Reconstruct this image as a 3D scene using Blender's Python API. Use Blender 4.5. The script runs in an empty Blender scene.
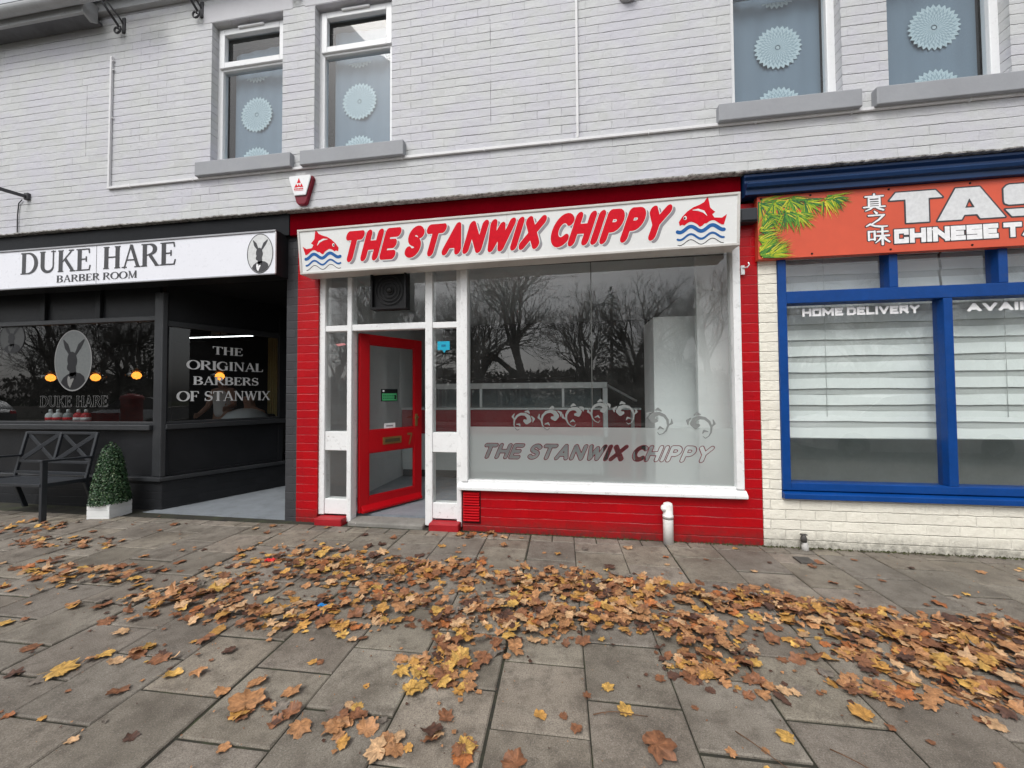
import bpy, math, random
import numpy as np
from mathutils import Vector, Matrix, noise
from mathutils.geometry import tessellate_polygon
rnd = random.Random(7)
R = math.radians
C = bpy.context.scene.collection
sc = bpy.context.scene

# ------------------------------------------------------------------ camera, sky, sun, exposure
cam_d = bpy.data.cameras.new("camera"); cam = bpy.data.objects.new("camera", cam_d); C.objects.link(cam)
cam_d.sensor_width = 36; cam_d.lens = 36*384/1024; cam_d.clip_start = .05; cam_d.clip_end = 500
CAM_D, CAM_H = 3.653, 1.317
def cam_matrix(yaw, pitch, roll):
    cy, sy, cp, sp, cr, sr = math.cos(yaw), math.sin(yaw), math.cos(pitch), math.sin(pitch), math.cos(roll), math.sin(roll)
    f = Vector((sy*cp, cy*cp, sp)); r0 = Vector((cy, -sy, 0)); u0 = r0.cross(f)
    r = cr*r0 + sr*u0; u = -sr*r0 + cr*u0
    return Matrix(((r.x, u.x, -f.x, 0), (r.y, u.y, -f.y, -CAM_D), (r.z, u.z, -f.z, CAM_H), (0, 0, 0, 1)))
cam.matrix_world = cam_matrix(R(-8.6018), R(1.5288), R(-.3371))
sc.camera = cam
SUN_EL, SUN_AZ = R(52), R(200)
w = bpy.data.worlds.new("World"); sc.world = w; w.use_nodes = True
wn = w.node_tree; bg = wn.nodes["Background"]
sky = wn.nodes.new("ShaderNodeTexSky"); sky.sky_type = 'NISHITA'; sky.sun_disc = False
sky.sun_elevation = SUN_EL; sky.sun_rotation = SUN_AZ; sky.air_density = 1.0; sky.dust_density = 3.0; sky.ozone_density = 1.0
hs = wn.nodes.new("ShaderNodeHueSaturation"); hs.inputs['Saturation'].default_value = .16
wn.links.new(sky.outputs[0], hs.inputs['Color']); wn.links.new(hs.outputs[0], bg.inputs['Color'])
bg.inputs['Strength'].default_value = .12
sd = bpy.data.lights.new("sun", 'SUN'); sd.energy = .7; sd.angle = R(25); sd.color = (1, .97, .93)
so = bpy.data.objects.new("sun", sd); C.objects.link(so)
sdir = Vector((math.sin(SUN_AZ)*math.cos(SUN_EL), math.cos(SUN_AZ)*math.cos(SUN_EL), math.sin(SUN_EL)))
so.rotation_euler = sdir.to_track_quat('Z', 'Y').to_euler()
sc.view_settings.view_transform = 'Standard'; sc.view_settings.look = 'None'
sc.view_settings.exposure = 0.90; sc.view_settings.gamma = 1
sc.cycles.use_denoising = True
sc.cycles.transparent_max_bounces = 16; sc.cycles.max_bounces = 10; sc.cycles.diffuse_bounces = 6

# ------------------------------------------------------------------ objects
def empty(name, loc, label=None, cat=None, group=None):
    o = bpy.data.objects.new(name, None); C.objects.link(o); o.location = loc; o.empty_display_size = .1
    tag(o, label, cat, group); return o
def tag(o, label=None, cat=None, group=None, kind=None):
    if label: o["label"] = label
    if cat: o["category"] = cat
    if group: o["group"] = group
    if kind: o["kind"] = kind
    return o
def world_loc(o):
    v = Vector(o.location)
    while o.parent: o = o.parent; v += Vector(o.location)
    return v
class MB:
    def __init__(s): s.v = []; s.f = []; s.m = []; s.sm = []
    def add(s, vs, fs, m=0, smooth=False):
        k = len(s.v); s.v += [tuple(p) for p in vs]
        for f in fs: s.f.append([i+k for i in f]); s.m.append(m); s.sm.append(smooth)
        return s
    def box(s, x0, x1, y0, y1, z0, z1, m=0, M=None):
        vs = [Vector((x, y, z)) for x in (x0, x1) for y in (y0, y1) for z in (z0, z1)]
        if M: vs = [M @ p for p in vs]
        return s.add(vs, [(0,1,3,2),(4,6,7,5),(0,4,5,1),(2,3,7,6),(0,2,6,4),(1,5,7,3)], m)
    def obox(s, a, b, wd, th, m=0, up=(0,0,1)):
        """bar of section wd x th from a to b"""
        a, b = Vector(a), Vector(b); d = (b-a); L = d.length; d.normalize()
        u = Vector(up); sx = d.cross(u)
        if sx.length < 1e-4: sx = d.cross(Vector((1,0,0)))
        sx.normalize(); sz = sx.cross(d)
        M = Matrix((( sx.x, d.x, sz.x, a.x),(sx.y, d.y, sz.y, a.y),(sx.z, d.z, sz.z, a.z),(0,0,0,1)))
        return s.box(-wd/2, wd/2, 0, L, -th/2, th/2, m, M)
    def tube(s, pts, r, n=8, m=0, cap=True):
        pts = [Vector(p) for p in pts]; rs = r if isinstance(r, (list, tuple)) else [r]*len(pts)
        k = len(s.v); prev = None
        for i, p in enumerate(pts):
            d = (pts[min(i+1, len(pts)-1)] - pts[max(i-1, 0)])
            if d.length < 1e-9: d = Vector((0,0,1))
            d.normalize()
            if prev is None:
                a = d.cross(Vector((0,0,1)))
                if a.length < .05: a = d.cross(Vector((1,0,0)))
            else: a = prev - d*prev.dot(d)
            a.normalize(); prev = a; b = d.cross(a)
            for j in range(n):
                t = 2*math.pi*j/n; s.v.append(tuple(p + (a*math.cos(t) + b*math.sin(t))*rs[i]))
        for i in range(len(pts)-1):
            for j in range(n):
                j2 = (j+1) % n
                s.f.append([k+i*n+j, k+i*n+j2, k+(i+1)*n+j2, k+(i+1)*n+j]); s.m.append(m); s.sm.append(True)
        if cap:
            s.f.append([k+j for j in range(n)][::-1]); s.m.append(m); s.sm.append(False)
            e = k+(len(pts)-1)*n; s.f.append([e+j for j in range(n)]); s.m.append(m); s.sm.append(False)
        return s
    def lathe(s, c, prof, n=20, m=0, axis='z', sx=1, sy=1):
        c = Vector(c); k = len(s.v)
        for r, h in prof:
            for j in range(n):
                t = 2*math.pi*j/n; p = (r*math.cos(t)*sx, r*math.sin(t)*sy, h)
                if axis == 'y': p = (p[0], -p[2], p[1])
                s.v.append(tuple(c + Vector(p)))
        for i in range(len(prof)-1):
            for j in range(n):
                j2 = (j+1) % n
                s.f.append([k+i*n+j, k+i*n+j2, k+(i+1)*n+j2, k+(i+1)*n+j]); s.m.append(m); s.sm.append(True)
        s.f.append([k+j for j in range(n)][::-1]); s.m.append(m); s.sm.append(False)
        e = k+(len(prof)-1)*n; s.f.append([e+j for j in range(n)]); s.m.append(m); s.sm.append(False)
        return s
    def prism(s, poly, fn, d0, d1, m=0):
        """poly in (u,v); fn(u,v,d)->xyz"""
        n = len(poly); vs = [fn(u, v, d0) for u, v in poly] + [fn(u, v, d1) for u, v in poly]
        fs = [list(range(n))[::-1], list(range(n, 2*n))] + [(i, (i+1) % n, n+(i+1) % n, n+i) for i in range(n)]
        return s.add(vs, fs, m)
    def quad(s, a, b, c, d, m=0): return s.add([a, b, c, d], [(0,1,2,3)], m)
    def build(s, name, mats, parent=None, bevel=0, label=None, seg=2, col=None):
        me = bpy.data.meshes.new(name)
        L = world_loc(parent) if parent else Vector((0,0,0))
        me.from_pydata([(p[0]-L.x, p[1]-L.y, p[2]-L.z) for p in s.v], [], s.f)
        for mt in (mats if isinstance(mats, (list, tuple)) else [mats]): me.materials.append(mt)
        me.polygons.foreach_set('material_index', s.m); me.polygons.foreach_set('use_smooth', s.sm)
        if col is not None:
            at = me.color_attributes.new('Col', 'FLOAT_COLOR', 'POINT'); at.data.foreach_set('color', np.array(col, 'f').ravel())
        me.update()
        o = bpy.data.objects.new(name, me); C.objects.link(o)
        if parent: o.parent = parent
        if bevel:
            b = o.modifiers.new('bevel', 'BEVEL'); b.width = bevel; b.segments = seg; b.limit_method = 'ANGLE'; b.angle_limit = R(40)
        if label: o["label"] = label
        return o
def wall_grid(mb, x0, x1, z0, z1, holes, y, th, m=0, mr=None):
    """slab with front face at y, back at y+th; holes (x0,x1,z0,z1) with reveals"""
    xs = sorted({x0, x1, *[h[i] for h in holes for i in (0, 1)]}); xs = [x for x in xs if x0 <= x <= x1]
    zs = sorted({z0, z1, *[h[i] for h in holes for i in (2, 3)]}); zs = [z for z in zs if z0 <= z <= z1]
    def solid(cx, cz): return x0 < cx < x1 and z0 < cz < z1 and not any(h[0] < cx < h[1] and h[2] < cz < h[3] for h in holes)
    for i in range(len(xs)-1):
        for j in range(len(zs)-1):
            a, b, c, d = xs[i], xs[i+1], zs[j], zs[j+1]; cx, cz = (a+b)/2, (c+d)/2
            if not solid(cx, cz): continue
            mb.quad((a,y,c),(b,y,c),(b,y,d),(a,y,d), m); mb.quad((b,y+th,c),(a,y+th,c),(a,y+th,d),(b,y+th,d), m)
            q = m if mr is None else mr
            if i == 0 or not solid((xs[i-1]+a)/2, cz): mb.quad((a,y+th,c),(a,y,c),(a,y,d),(a,y+th,d), q)
            if i == len(xs)-2 or not solid((xs[i+2]+b)/2, cz): mb.quad((b,y,c),(b,y+th,c),(b,y+th,d),(b,y,d), q)
            if j == 0 or not solid(cx, (zs[j-1]+c)/2): mb.quad((a,y+th,c),(b,y+th,c),(b,y,c),(a,y,c), q)
            if j == len(zs)-2 or not solid(cx, (zs[j+2]+d)/2): mb.quad((a,y,d),(b,y,d),(b,y+th,d),(a,y+th,d), q)
    return mb

# ------------------------------------------------------------------ materials
class NT:
    def __init__(s, name):
        s.mat = bpy.data.materials.new(name); s.mat.use_nodes = True; s.t = s.mat.node_tree
        s.b = s.t.nodes["Principled BSDF"]; s.out = s.t.nodes["Material Output"]
        g = s.n('ShaderNodeNewGeometry'); s.pos = g.outputs['Position']; s.nrm = g.outputs['Normal']
    def n(s, ty, **kw):
        o = s.t.nodes.new(ty)
        for k, v in kw.items(): setattr(o, k, v)
        return o
    def put(s, sock, v):
        if isinstance(v, bpy.types.NodeSocket): s.t.links.new(v, sock)
        elif v is not None:
            if hasattr(sock.default_value, '__len__') and isinstance(v, (tuple, list)) and len(sock.default_value) == 4 and len(v) == 3: v = (*v, 1)
            sock.default_value = v
    def m(s, op, a, b=None, c=None, clamp=False):
        o = s.n('ShaderNodeMath', operation=op, use_clamp=clamp)
        for i, v in enumerate((a, b, c)):
            if v is not None: s.put(o.inputs[i], v)
        return o.outputs[0]
    def noise(s, scale, detail=4, rough=.55, vec=None, dist=0, out=0):
        o = s.n('ShaderNodeTexNoise'); s.put(o.inputs['Vector'], vec or s.pos); s.put(o.inputs['Scale'], scale)
        o.inputs['Detail'].default_value = detail; o.inputs['Roughness'].default_value = rough; o.inputs['Distortion'].default_value = dist
        return o.outputs[out]
    def ramp(s, fac, *stops):
        o = s.n('ShaderNodeValToRGB'); s.put(o.inputs[0], fac); e = o.color_ramp.elements
        while len(e) < len(stops): e.new(.5)
        for q, (p, c) in zip(e, stops): q.position = p; q.color = (*c, 1) if isinstance(c, tuple) else (c, c, c, 1)
        return o.outputs[0]
    def mix(s, fac, a, b, mode='MIX'):
        o = s.n('ShaderNodeMix', data_type='RGBA', blend_type=mode); s.put(o.inputs[0], fac); s.put(o.inputs[6], a); s.put(o.inputs[7], b); return o.outputs[2]
    def sep(s, v=None):
        o = s.n('ShaderNodeSeparateXYZ'); s.put(o.inputs[0], v or s.pos); return o.outputs
    def comb(s, x, y, z):
        o = s.n('ShaderNodeCombineXYZ')
        for i, v in enumerate((x, y, z)): s.put(o.inputs[i], v)
        return o.outputs[0]
    def bump(s, h, dist, strength=1, prev=None):
        o = s.n('ShaderNodeBump'); s.put(o.inputs['Height'], h); o.inputs['Distance'].default_value = dist; o.inputs['Strength'].default_value = strength
        if prev: s.put(o.inputs['Normal'], prev)
        return o.outputs[0]
    def set(s, **kw):
        for k, v in kw.items():
            s.put(s.b.inputs[{'col':'Base Color','rough':'Roughness','metal':'Metallic','normal':'Normal','spec':'Specular IOR Level','coat':'Coat Weight','emis':'Emission Color','es':'Emission Strength','trans':'Transmission Weight','alpha':'Alpha'}[k]], v)
        return s.mat
def paint(name, col, rough=.45, var=.12, sc_=3, bump=.0008, grime=0, metal=0, bscale=60, chips=0, chipcol=(.25,.2,.16), spec=.3):
    t = NT(name)
    a = t.noise(sc_, 5, .6); b = t.noise(sc_*9, 3, .6)
    f = t.m('ADD', t.m('MULTIPLY', a, .7), t.m('MULTIPLY', b, .3))
    lo = tuple(max(0, c*(1-var)) for c in col); hi = tuple(min(1, c*(1+var)) for c in col)
    c = t.ramp(f, (.3, lo), (.7, hi))
    if grime:
        g = t.ramp(t.noise(14, 6, .75), (.56, 0.), (.72, 1.)); c = t.mix(t.m('MULTIPLY', g, grime), c, (.10,.09,.075))
    if chips:
        g = t.m('MULTIPLY', t.ramp(t.noise(30, 5, .75), (.60, 0.), (.64, 1.)), t.ramp(t.noise(2.2, 4, .6), (.52, 0.), (.62, 1.))); c = t.mix(t.m('MULTIPLY', g, chips), c, chipcol)
    h = t.noise(bscale, 4, .6)
    return t.set(col=c, rough=t.m('ADD', t.m('MULTIPLY', b, .2), rough-.1), metal=metal, spec=spec, normal=t.bump(h, bump))
def brick_mat(name, col, phase=0., crack=.5, crackcol=(.05,.05,.055), jlight=0., rough=.55, lowdirt=None, bricklen=.235, vjoint=.5, depth=.004, var=.06, lump=.9, tint2=None, cracks=()):
    t = NT(name); x, y, z = t.sep()
    u = t.m('ADD', x, y)
    wob = t.noise(5, 3, .6); wob2 = t.noise(40, 3, .6)
    zz = t.m('ADD', z, t.m('ADD', t.m('MULTIPLY', wob, .014), t.m('MULTIPLY', wob2, .009)))
    uu = t.m('ADD', u, t.m('MULTIPLY', wob2, .008))
    zr = t.m('DIVIDE', t.m('SUBTRACT', zz, phase+.008), .0854)
    row = t.m('FLOOR', zr); fz = t.m('SUBTRACT', zr, row)
    dz = t.m('MULTIPLY', t.m('MINIMUM', fz, t.m('SUBTRACT', 1., fz)), .0854)
    off = t.m('MULTIPLY', t.m('MODULO', row, 2.), .5)
    ur = t.m('ADD', t.m('DIVIDE', t.m('ADD', uu, 40.), bricklen), off); uf = t.m('FRACT', ur)
    du = t.m('MULTIPLY', t.m('MINIMUM', uf, t.m('SUBTRACT', 1., uf)), bricklen)
    jv = t.ramp(t.noise(1., 4, .6, t.comb(t.m('MULTIPLY', u, 1.3), t.m('MULTIPLY', row, 5.3), 0.)), (.3, .15), (.65, 1.))
    jz = t.m('MULTIPLY', t.ramp(t.m('DIVIDE', dz, .02), (.06, 1.), (.30, 0.)), jv); ju = t.m('MULTIPLY', t.ramp(t.m('DIVIDE', du, .02), (.06, 1.), (.36, 0.)), vjoint)
    ju = t.m('MULTIPLY', ju, t.ramp(t.noise(.9, 4, .6), (.42, .15), (.62, 1.)))
    j = t.m('MAXIMUM', jz, ju)
    wn_ = t.n('ShaderNodeTexWhiteNoise', noise_dimensions='2D'); t.put(wn_.inputs['Vector'], t.comb(t.m('FLOOR', ur), row, 0.))
    h = t.m('SUBTRACT', t.m('ADD', t.m('ADD', t.m('MULTIPLY', t.noise(70, 4, .7), .45), t.m('MULTIPLY', t.noise(16, 4, .6), lump)), t.m('MULTIPLY', wn_.outputs[0], .28)), j)
    sh = t.m('ADD', t.m('MULTIPLY', wn_.outputs[0], .35), t.m('ADD', t.m('MULTIPLY', t.noise(1.3, 5, .6), .35), t.m('MULTIPLY', t.noise(25, 4, .6), .3)))
    c = t.ramp(sh, (.25, tuple(k*(1-var) for k in col)), (.75, tuple(min(1, k*(1+var)) for k in col)))
    if tint2: c = t.mix(t.ramp(t.noise(2.6, 5, .6), (.40, 0.), (.62, .8)), c, tint2)
    if jlight: c = t.mix(t.m('MULTIPLY', t.m('MULTIPLY', t.ramp(t.m('DIVIDE', dz, .02), (.08, 1.), (.24, 0.)), t.ramp(t.noise(1., 5, .65, t.comb(t.m('MULTIPLY', u, 2.6), t.m('MULTIPLY', row, 9.1), 0.)), (.44, 0.), (.66, 1.))), jlight), c, (.62,.55,.52))
    # hairline cracks along the bed joints
    cr = t.m('MULTIPLY', t.m('MAXIMUM', t.ramp(t.m('DIVIDE', dz, .02), (.05, 1.), (.18, 0.)), t.m('MULTIPLY', t.ramp(t.m('DIVIDE', du, .02), (.05, 1.), (.2, 0.)), t.m('MULTIPLY', t.ramp(t.noise(.9, 4, .6), (.46, 0.), (.62, 1.)), vjoint))), t.ramp(t.noise(1., 5, .62, t.comb(t.m('MULTIPLY', u, 2.1), t.m('MULTIPLY', row, 3.7), t.m('MULTIPLY', z, 6.))), (.44, 0.), (.56, 1.)))
    for cx, z0, z1 in cracks:
        q = t.m('MULTIPLY', t.m('LESS_THAN', t.m('ABSOLUTE', t.m('SUBTRACT', t.m('ADD', x, t.m('MULTIPLY', wob, .02)), cx+.01)), .0035), t.m('MULTIPLY', t.m('GREATER_THAN', z, z0), t.m('LESS_THAN', z, z1)))
        cr = t.m('MAXIMUM', cr, t.m('MULTIPLY', q, t.ramp(t.noise(7, 3, .6), (.40, 0.), (.55, .8))))
    c = t.mix(t.m('MULTIPLY', cr, crack), c, crackcol)
    pit = t.ramp(t.noise(30, 6, .8), (.685, 0.), (.73, 1.)); c = t.mix(t.m('MULTIPLY', pit, crack*.85), c, crackcol)
    if lowdirt:
        d = t.m('MULTIPLY', t.ramp(t.m('DIVIDE', z, lowdirt[0]), (0., 1.), (1., 0.)), t.ramp(t.noise(18, 6, .75), (.3, .1), (.62, 1.)))
        c = t.mix(t.m('MULTIPLY', d, .85), c, lowdirt[1])
    return t.set(col=c, rough=rough, spec=.22, normal=t.bump(h, depth))
def plain(name, col, rough=.5, metal=0, emis=0, spec=.25):
    t = NT(name); v = t.noise(35, 4, .6)
    c = t.ramp(v, (.3, tuple(k*.9 for k in col)), (.7, tuple(min(1, k*1.08) for k in col)))
    return t.set(col=c, rough=rough, metal=metal, spec=spec, **(dict(emis=col, es=emis) if emis else {}))
def glass_mat(name, tint=(.93,.96,.95), refl=2.4, dirt=.04):
    t = NT(name); tr = t.n('ShaderNodeBsdfTransparent'); t.put(tr.inputs[0], tint)
    gl = t.n('ShaderNodeBsdfGlossy'); gl.inputs['Roughness'].default_value = 0.0
    x, y, z = t.sep(); gl_n = t.bump(t.noise(.9, 1, .3), .0004); t.put(gl.inputs['Normal'], gl_n)
    g = t.n('ShaderNodeNewGeometry'); dt = t.n('ShaderNodeVectorMath', operation='DOT_PRODUCT'); t.put(dt.inputs[0], g.outputs['Normal']); t.put(dt.inputs[1], g.outputs['Incoming'])
    k = t.m('POWER', t.m('SUBTRACT', 1., t.m('ABSOLUTE', dt.outputs['Value'])), 5.)     # Schlick, the same from both sides of the pane
    f = t.m('MULTIPLY', t.m('ADD', t.m('MULTIPLY', k, .96), .042), refl, clamp=True)
    ms = t.n('ShaderNodeMixShader'); t.put(ms.inputs[0], f); t.t.links.new(tr.outputs[0], ms.inputs[1]); t.t.links.new(gl.outputs[0], ms.inputs[2])
    df = t.n('ShaderNodeBsdfDiffuse'); t.put(df.inputs[0], (.6,.6,.58))
    m2 = t.n('ShaderNodeMixShader'); t.put(m2.inputs[0], t.m('MULTIPLY', t.ramp(t.noise(4, 6, .7), (.35, .2), (.8, 1.)), dirt))
    t.t.links.new(ms.outputs[0], m2.inputs[1]); t.t.links.new(df.outputs[0], m2.inputs[2]); t.t.links.new(m2.outputs[0], t.out.inputs[0])
    return t.mat
def frost_mat(name, white=.58, rough=.55, k=1.):
    t = NT(name); rf = t.n('ShaderNodeBsdfRefraction'); rf.inputs['IOR'].default_value = 1.02; rf.inputs['Roughness'].default_value = rough; t.put(rf.inputs[0], (.92,.95,.94))
    df = t.n('ShaderNodeBsdfDiffuse'); t.put(df.inputs[0], (.50*k,.53*k,.52*k)); tl = t.n('ShaderNodeBsdfTranslucent'); t.put(tl.inputs[0], (.6*k,.63*k,.62*k))
    a = t.n('ShaderNodeMixShader'); a.inputs[0].default_value = .3; t.t.links.new(df.outputs[0], a.inputs[1]); t.t.links.new(tl.outputs[0], a.inputs[2])
    b = t.n('ShaderNodeMixShader'); b.inputs[0].default_value = white; t.t.links.new(rf.outputs[0], b.inputs[1]); t.t.links.new(a.outputs[0], b.inputs[2])
    t.t.links.new(b.outputs[0], t.out.inputs[0]); return t.mat

M = {}
M['wall'] = brick_mat('painted_grey_brick', (.535,.545,.545), phase=.055, crack=.95, cracks=((-.75,3.95,5.05),(-5.62,4.15,5.0),(-6.58,3.26,3.6)), crackcol=(.08,.08,.09), vjoint=.46, depth=.006, var=.07, lump=1.6, tint2=(.52,.515,.57))
M['red_brick'] = brick_mat('painted_red_brick', (.42,.002,.006), tint2=(.34,.004,.010), phase=.055, crack=.35, crackcol=(.22,.01,.015), jlight=.26, rough=.33, lowdirt=(.16, (.07,.035,.03)), vjoint=.4, depth=.003, var=.12)
M['cream_brick'] = brick_mat('painted_cream_brick', (.80,.77,.67), phase=.055, crack=.5, crackcol=(.16,.14,.11), vjoint=.6, depth=.007, lump=1.8, lowdirt=(.15, (.10,.092,.075)), var=.06)
M['dark_brick'] = brick_mat('painted_charcoal_brick', (.045,.046,.05), phase=.055, crack=.4, crackcol=(.015,.015,.015), vjoint=.5, depth=.004, var=.18)
M['charcoal'] = paint('charcoal_paint', (.014,.015,.017), .42, .25, bump=.0006, spec=.2)
M['fascia_shaded'] = paint('shaded_fascia_paint', (.007,.008,.010), .45, .2, spec=.12)  # charcoal taken darker: shade under the ledge is put into this colour
M['charcoal2'] = paint('charcoal_gloss_trim', (.033,.035,.038), .35, .2)
M['white_paint'] = paint('white_gloss_paint', (.78,.79,.79), .35, .06, grime=.35, chips=.55, bump=.0012)
M['upvc'] = paint('white_plastic_frame', (.78,.79,.80), .3, .03, bump=.0002, grime=.08)
M['grey_sill'] = paint('grey_masonry_paint', (.30,.31,.33), .6, .08, bump=.001)
M['grey_trim'] = paint('grey_gutter_paint', (.42,.43,.44), .5, .12, grime=.3)
M['red_gloss'] = paint('red_gloss_paint', (.46,.003,.008), .32, .08, bump=.0012, grime=.05, spec=.25)
M['red_dull'] = paint('dull_red_paint', (.33,.012,.018), .5, .2, grime=.3, bump=.002)
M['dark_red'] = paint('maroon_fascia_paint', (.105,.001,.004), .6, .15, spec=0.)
M['blue'] = paint('blue_gloss_paint', (.003,.050,.225), .35, .16, bump=.0014, spec=.25, grime=.12)
M['navy'] = paint('navy_fascia_paint', (.007,.030,.095), .35, .2, spec=.3)
M['sign_white'] = paint('sign_white_acrylic', (.80,.81,.80), .25, .02, bump=.0002, grime=.03)
M['sign_rim'] = paint('sign_cream_rim', (.62,.60,.57), .4, .08, grime=.25)
M['barber_white'] = paint('sign_cool_white', (.77,.78,.83), .3, .02, bump=.0002)
M['orange'] = paint('sign_orange_print', (.62,.095,.048), .35, .10, sc_=1.2, bump=.0002)
M['letter_red'] = plain('letter_red_vinyl', (.66,.008,.022), .35, spec=.15)
M['letter_grey'] = plain('letter_grey_vinyl', (.30,.29,.31), .35)
M['ink_grey'] = plain('letter_dark_grey_vinyl', (.055,.055,.06), .4)
M['ink_black'] = plain('black_vinyl', (.012,.012,.014), .4)
M['ink_blue'] = plain('blue_vinyl', (.02,.12,.36), .35)
M['white_vinyl'] = plain('white_vinyl', (.82,.82,.83), .35)
M['silver_vinyl'] = plain('silver_vinyl', (.66,.67,.68), .4)
M['oval_grey'] = plain('emblem_grey_ground', (.55,.56,.56), .4)
M['oval_glass'] = plain('emblem_frosted_ground', (.13,.14,.14), .4)
M['black'] = plain('matt_black', (.006,.006,.007), .55)
M['black_metal'] = paint('black_powder_coat', (.028,.031,.036), .38, .15, bump=.0003)
M['iron'] = paint('wrought_iron', (.05,.05,.055), .5, .3)
M['glass'] = glass_mat('window_glass'); M['glass_up'] = glass_mat('upper_window_glass', (.9,.94,.96), 1.6, .02)
M['glass_dark'] = glass_mat('smoked_shop_glass', (.55,.58,.58), 1.6, .015)
M['frost'] = frost_mat('frosted_film'); M['steel'] = paint('brushed_steel', (.66,.68,.68), .35, .1, metal=.35)
M['brass'] = paint('worn_brass', (.32,.22,.08), .4, .25, metal=.8)
M['in_dark'] = paint('interior_dark_panel', (.05,.052,.05), .6, .15); M['in_grey'] = paint('interior_grey_wall', (.62,.645,.645), .6, .08)
M['in_white'] = paint('interior_white_wall', (.80,.83,.83), .5, .04); M['lino'] = paint('blue_grey_lino', (.22,.24,.265), .45, .2, sc_=8)
M['floor_paint'] = paint('grey_floor_paint', (.21,.23,.25), .55, .2, grime=.35, sc_=6)
M['counter_red'] = paint('counter_red_laminate', (.33,.02,.03), .3, .08)
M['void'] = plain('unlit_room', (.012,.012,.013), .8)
M['concrete'] = paint('worn_concrete', (.22,.21,.19), .85, .25, grime=.6, bump=.004, chips=.6, chipcol=(.55,.53,.5))
t = NT('crumbling_mortar'); n_ = t.noise(26, 6, .8); M['mortar'] = t.set(col=t.ramp(n_, (.33, (.03,.028,.025)), (.42, (.20,.19,.175)), (.50, (.42,.41,.39)), (.60, (.62,.61,.59))), rough=.95, normal=t.bump(n_, .012))
M['pipe_white'] = paint('white_pipe_paint', (.74,.73,.70), .4, .05, grime=.3)
# ------------------------------------------------------------------ lettering: stroke skeletons -> distance field -> outlines -> flat cut vinyl
SK = {
 'T': (.78, [[(0,1),(.78,1)],[(.39,1),(.39,0)]]), 'H': (.72, [[(0,0),(0,1)],[(.72,0),(.72,1)],[(0,.5),(.72,.5)]]),
 'E': (.6, [[(.6,1),(0,1),(0,0),(.6,0)],[(0,.5),(.5,.5)]]), 'S': (.64, [[(.64,1),(0,1),(0,.52),(.64,.52),(.64,0),(0,0)]]),
 'A': (.74, [[(0,0),(.37,1),(.74,0)],[(.16,.3),(.58,.3)]]), 'N': (.74, [[(0,0),(0,1),(.74,0),(.74,1)]]),
 'W': (1.04, [[(0,1),(.24,0),(.52,.85),(.80,0),(1.04,1)]]), 'I': (.0, [[(0,0),(0,1)]]), 'X': (.74, [[(0,0),(.74,1)],[(0,1),(.74,0)]]),
 'C': (.62, [[(.62,.84),(.62,1),(0,1),(0,0),(.62,0),(.62,.16)]]), 'P': (.62, [[(0,0),(0,1),(.62,1),(.62,.45),(0,.45)]]),
 'Y': (.72, [[(0,1),(.36,.5),(.72,1)],[(.36,.5),(.36,0)]]), 'K': (.68, [[(0,0),(0,1)],[(.64,1),(0,.45)],[(.2,.6),(.68,0)]]),
 'M': (.96, [[(0,0),(0,1),(.48,.25),(.96,1),(.96,0)]]), 'O': (.7, [[(0,0),(0,1),(.7,1),(.7,0),(0,0)]]), 'D': (.68, [[(0,0),(0,1),(.5,1),(.68,.8),(.68,.2),(.5,0),(0,0)]]),
 'L': (.58, [[(0,1),(0,0),(.58,0)]]), 'V': (.76, [[(0,1),(.38,0),(.76,1)]]), 'R': (.66, [[(0,0),(0,1),(.62,1),(.62,.48),(0,.48)],[(.3,.48),(.66,0)]]),
 'B': (.64, [[(0,0),(0,1),(.58,1),(.58,.53),(0,.53)],[(.58,.53),(.64,.4),(.64,0),(0,0)]]), '7': (.6, [[(0,1),(.6,1),(.2,0)]]),
}
def arcp(cx, cy, rx, ry, a0, a1, n=14): return [(cx+rx*math.cos(R(a0+(a1-a0)*i/n)), cy+ry*math.sin(R(a0+(a1-a0)*i/n))) for i in range(n+1)]
ROUND = dict(SK)
ROUND['S'] = (.6, [[(.6,.85)]+arcp(.32,.76,.27,.24,35,270,12)+arcp(.3,.25,.29,.25,80,-145,12)])
ROUND['C'] = (.62, [arcp(.42,.5,.40,.5,48,312,18)]); ROUND['P'] = (.6, [[(0,0),(0,1)],[(0,1)]+arcp(.32,.73,.26,.27,90,-90,10)+[(0,.46)]])
def seg_sdf(X, Y, a, b, ra, rb, butt):
    dx, dy = b[0]-a[0], b[1]-a[1]; L2 = dx*dx+dy*dy
    if L2 < 1e-12: return np.hypot(X-a[0], Y-a[1]) - ra
    t = ((X-a[0])*dx+(Y-a[1])*dy)/L2
    if butt:
        L = math.sqrt(L2); u = (t-.5)*L; v = ((X-a[0])*dy-(Y-a[1])*dx)/L
        qx, qy = np.abs(u)-L/2-(butt-1)*ra, np.abs(v)-ra
        return np.hypot(np.maximum(qx,0), np.maximum(qy,0))+np.minimum(np.maximum(qx,qy),0)
    t = np.clip(t, 0, 1); return np.hypot(X-a[0]-t*dx, Y-a[1]-t*dy) - (ra+(rb-ra)*t)
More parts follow.
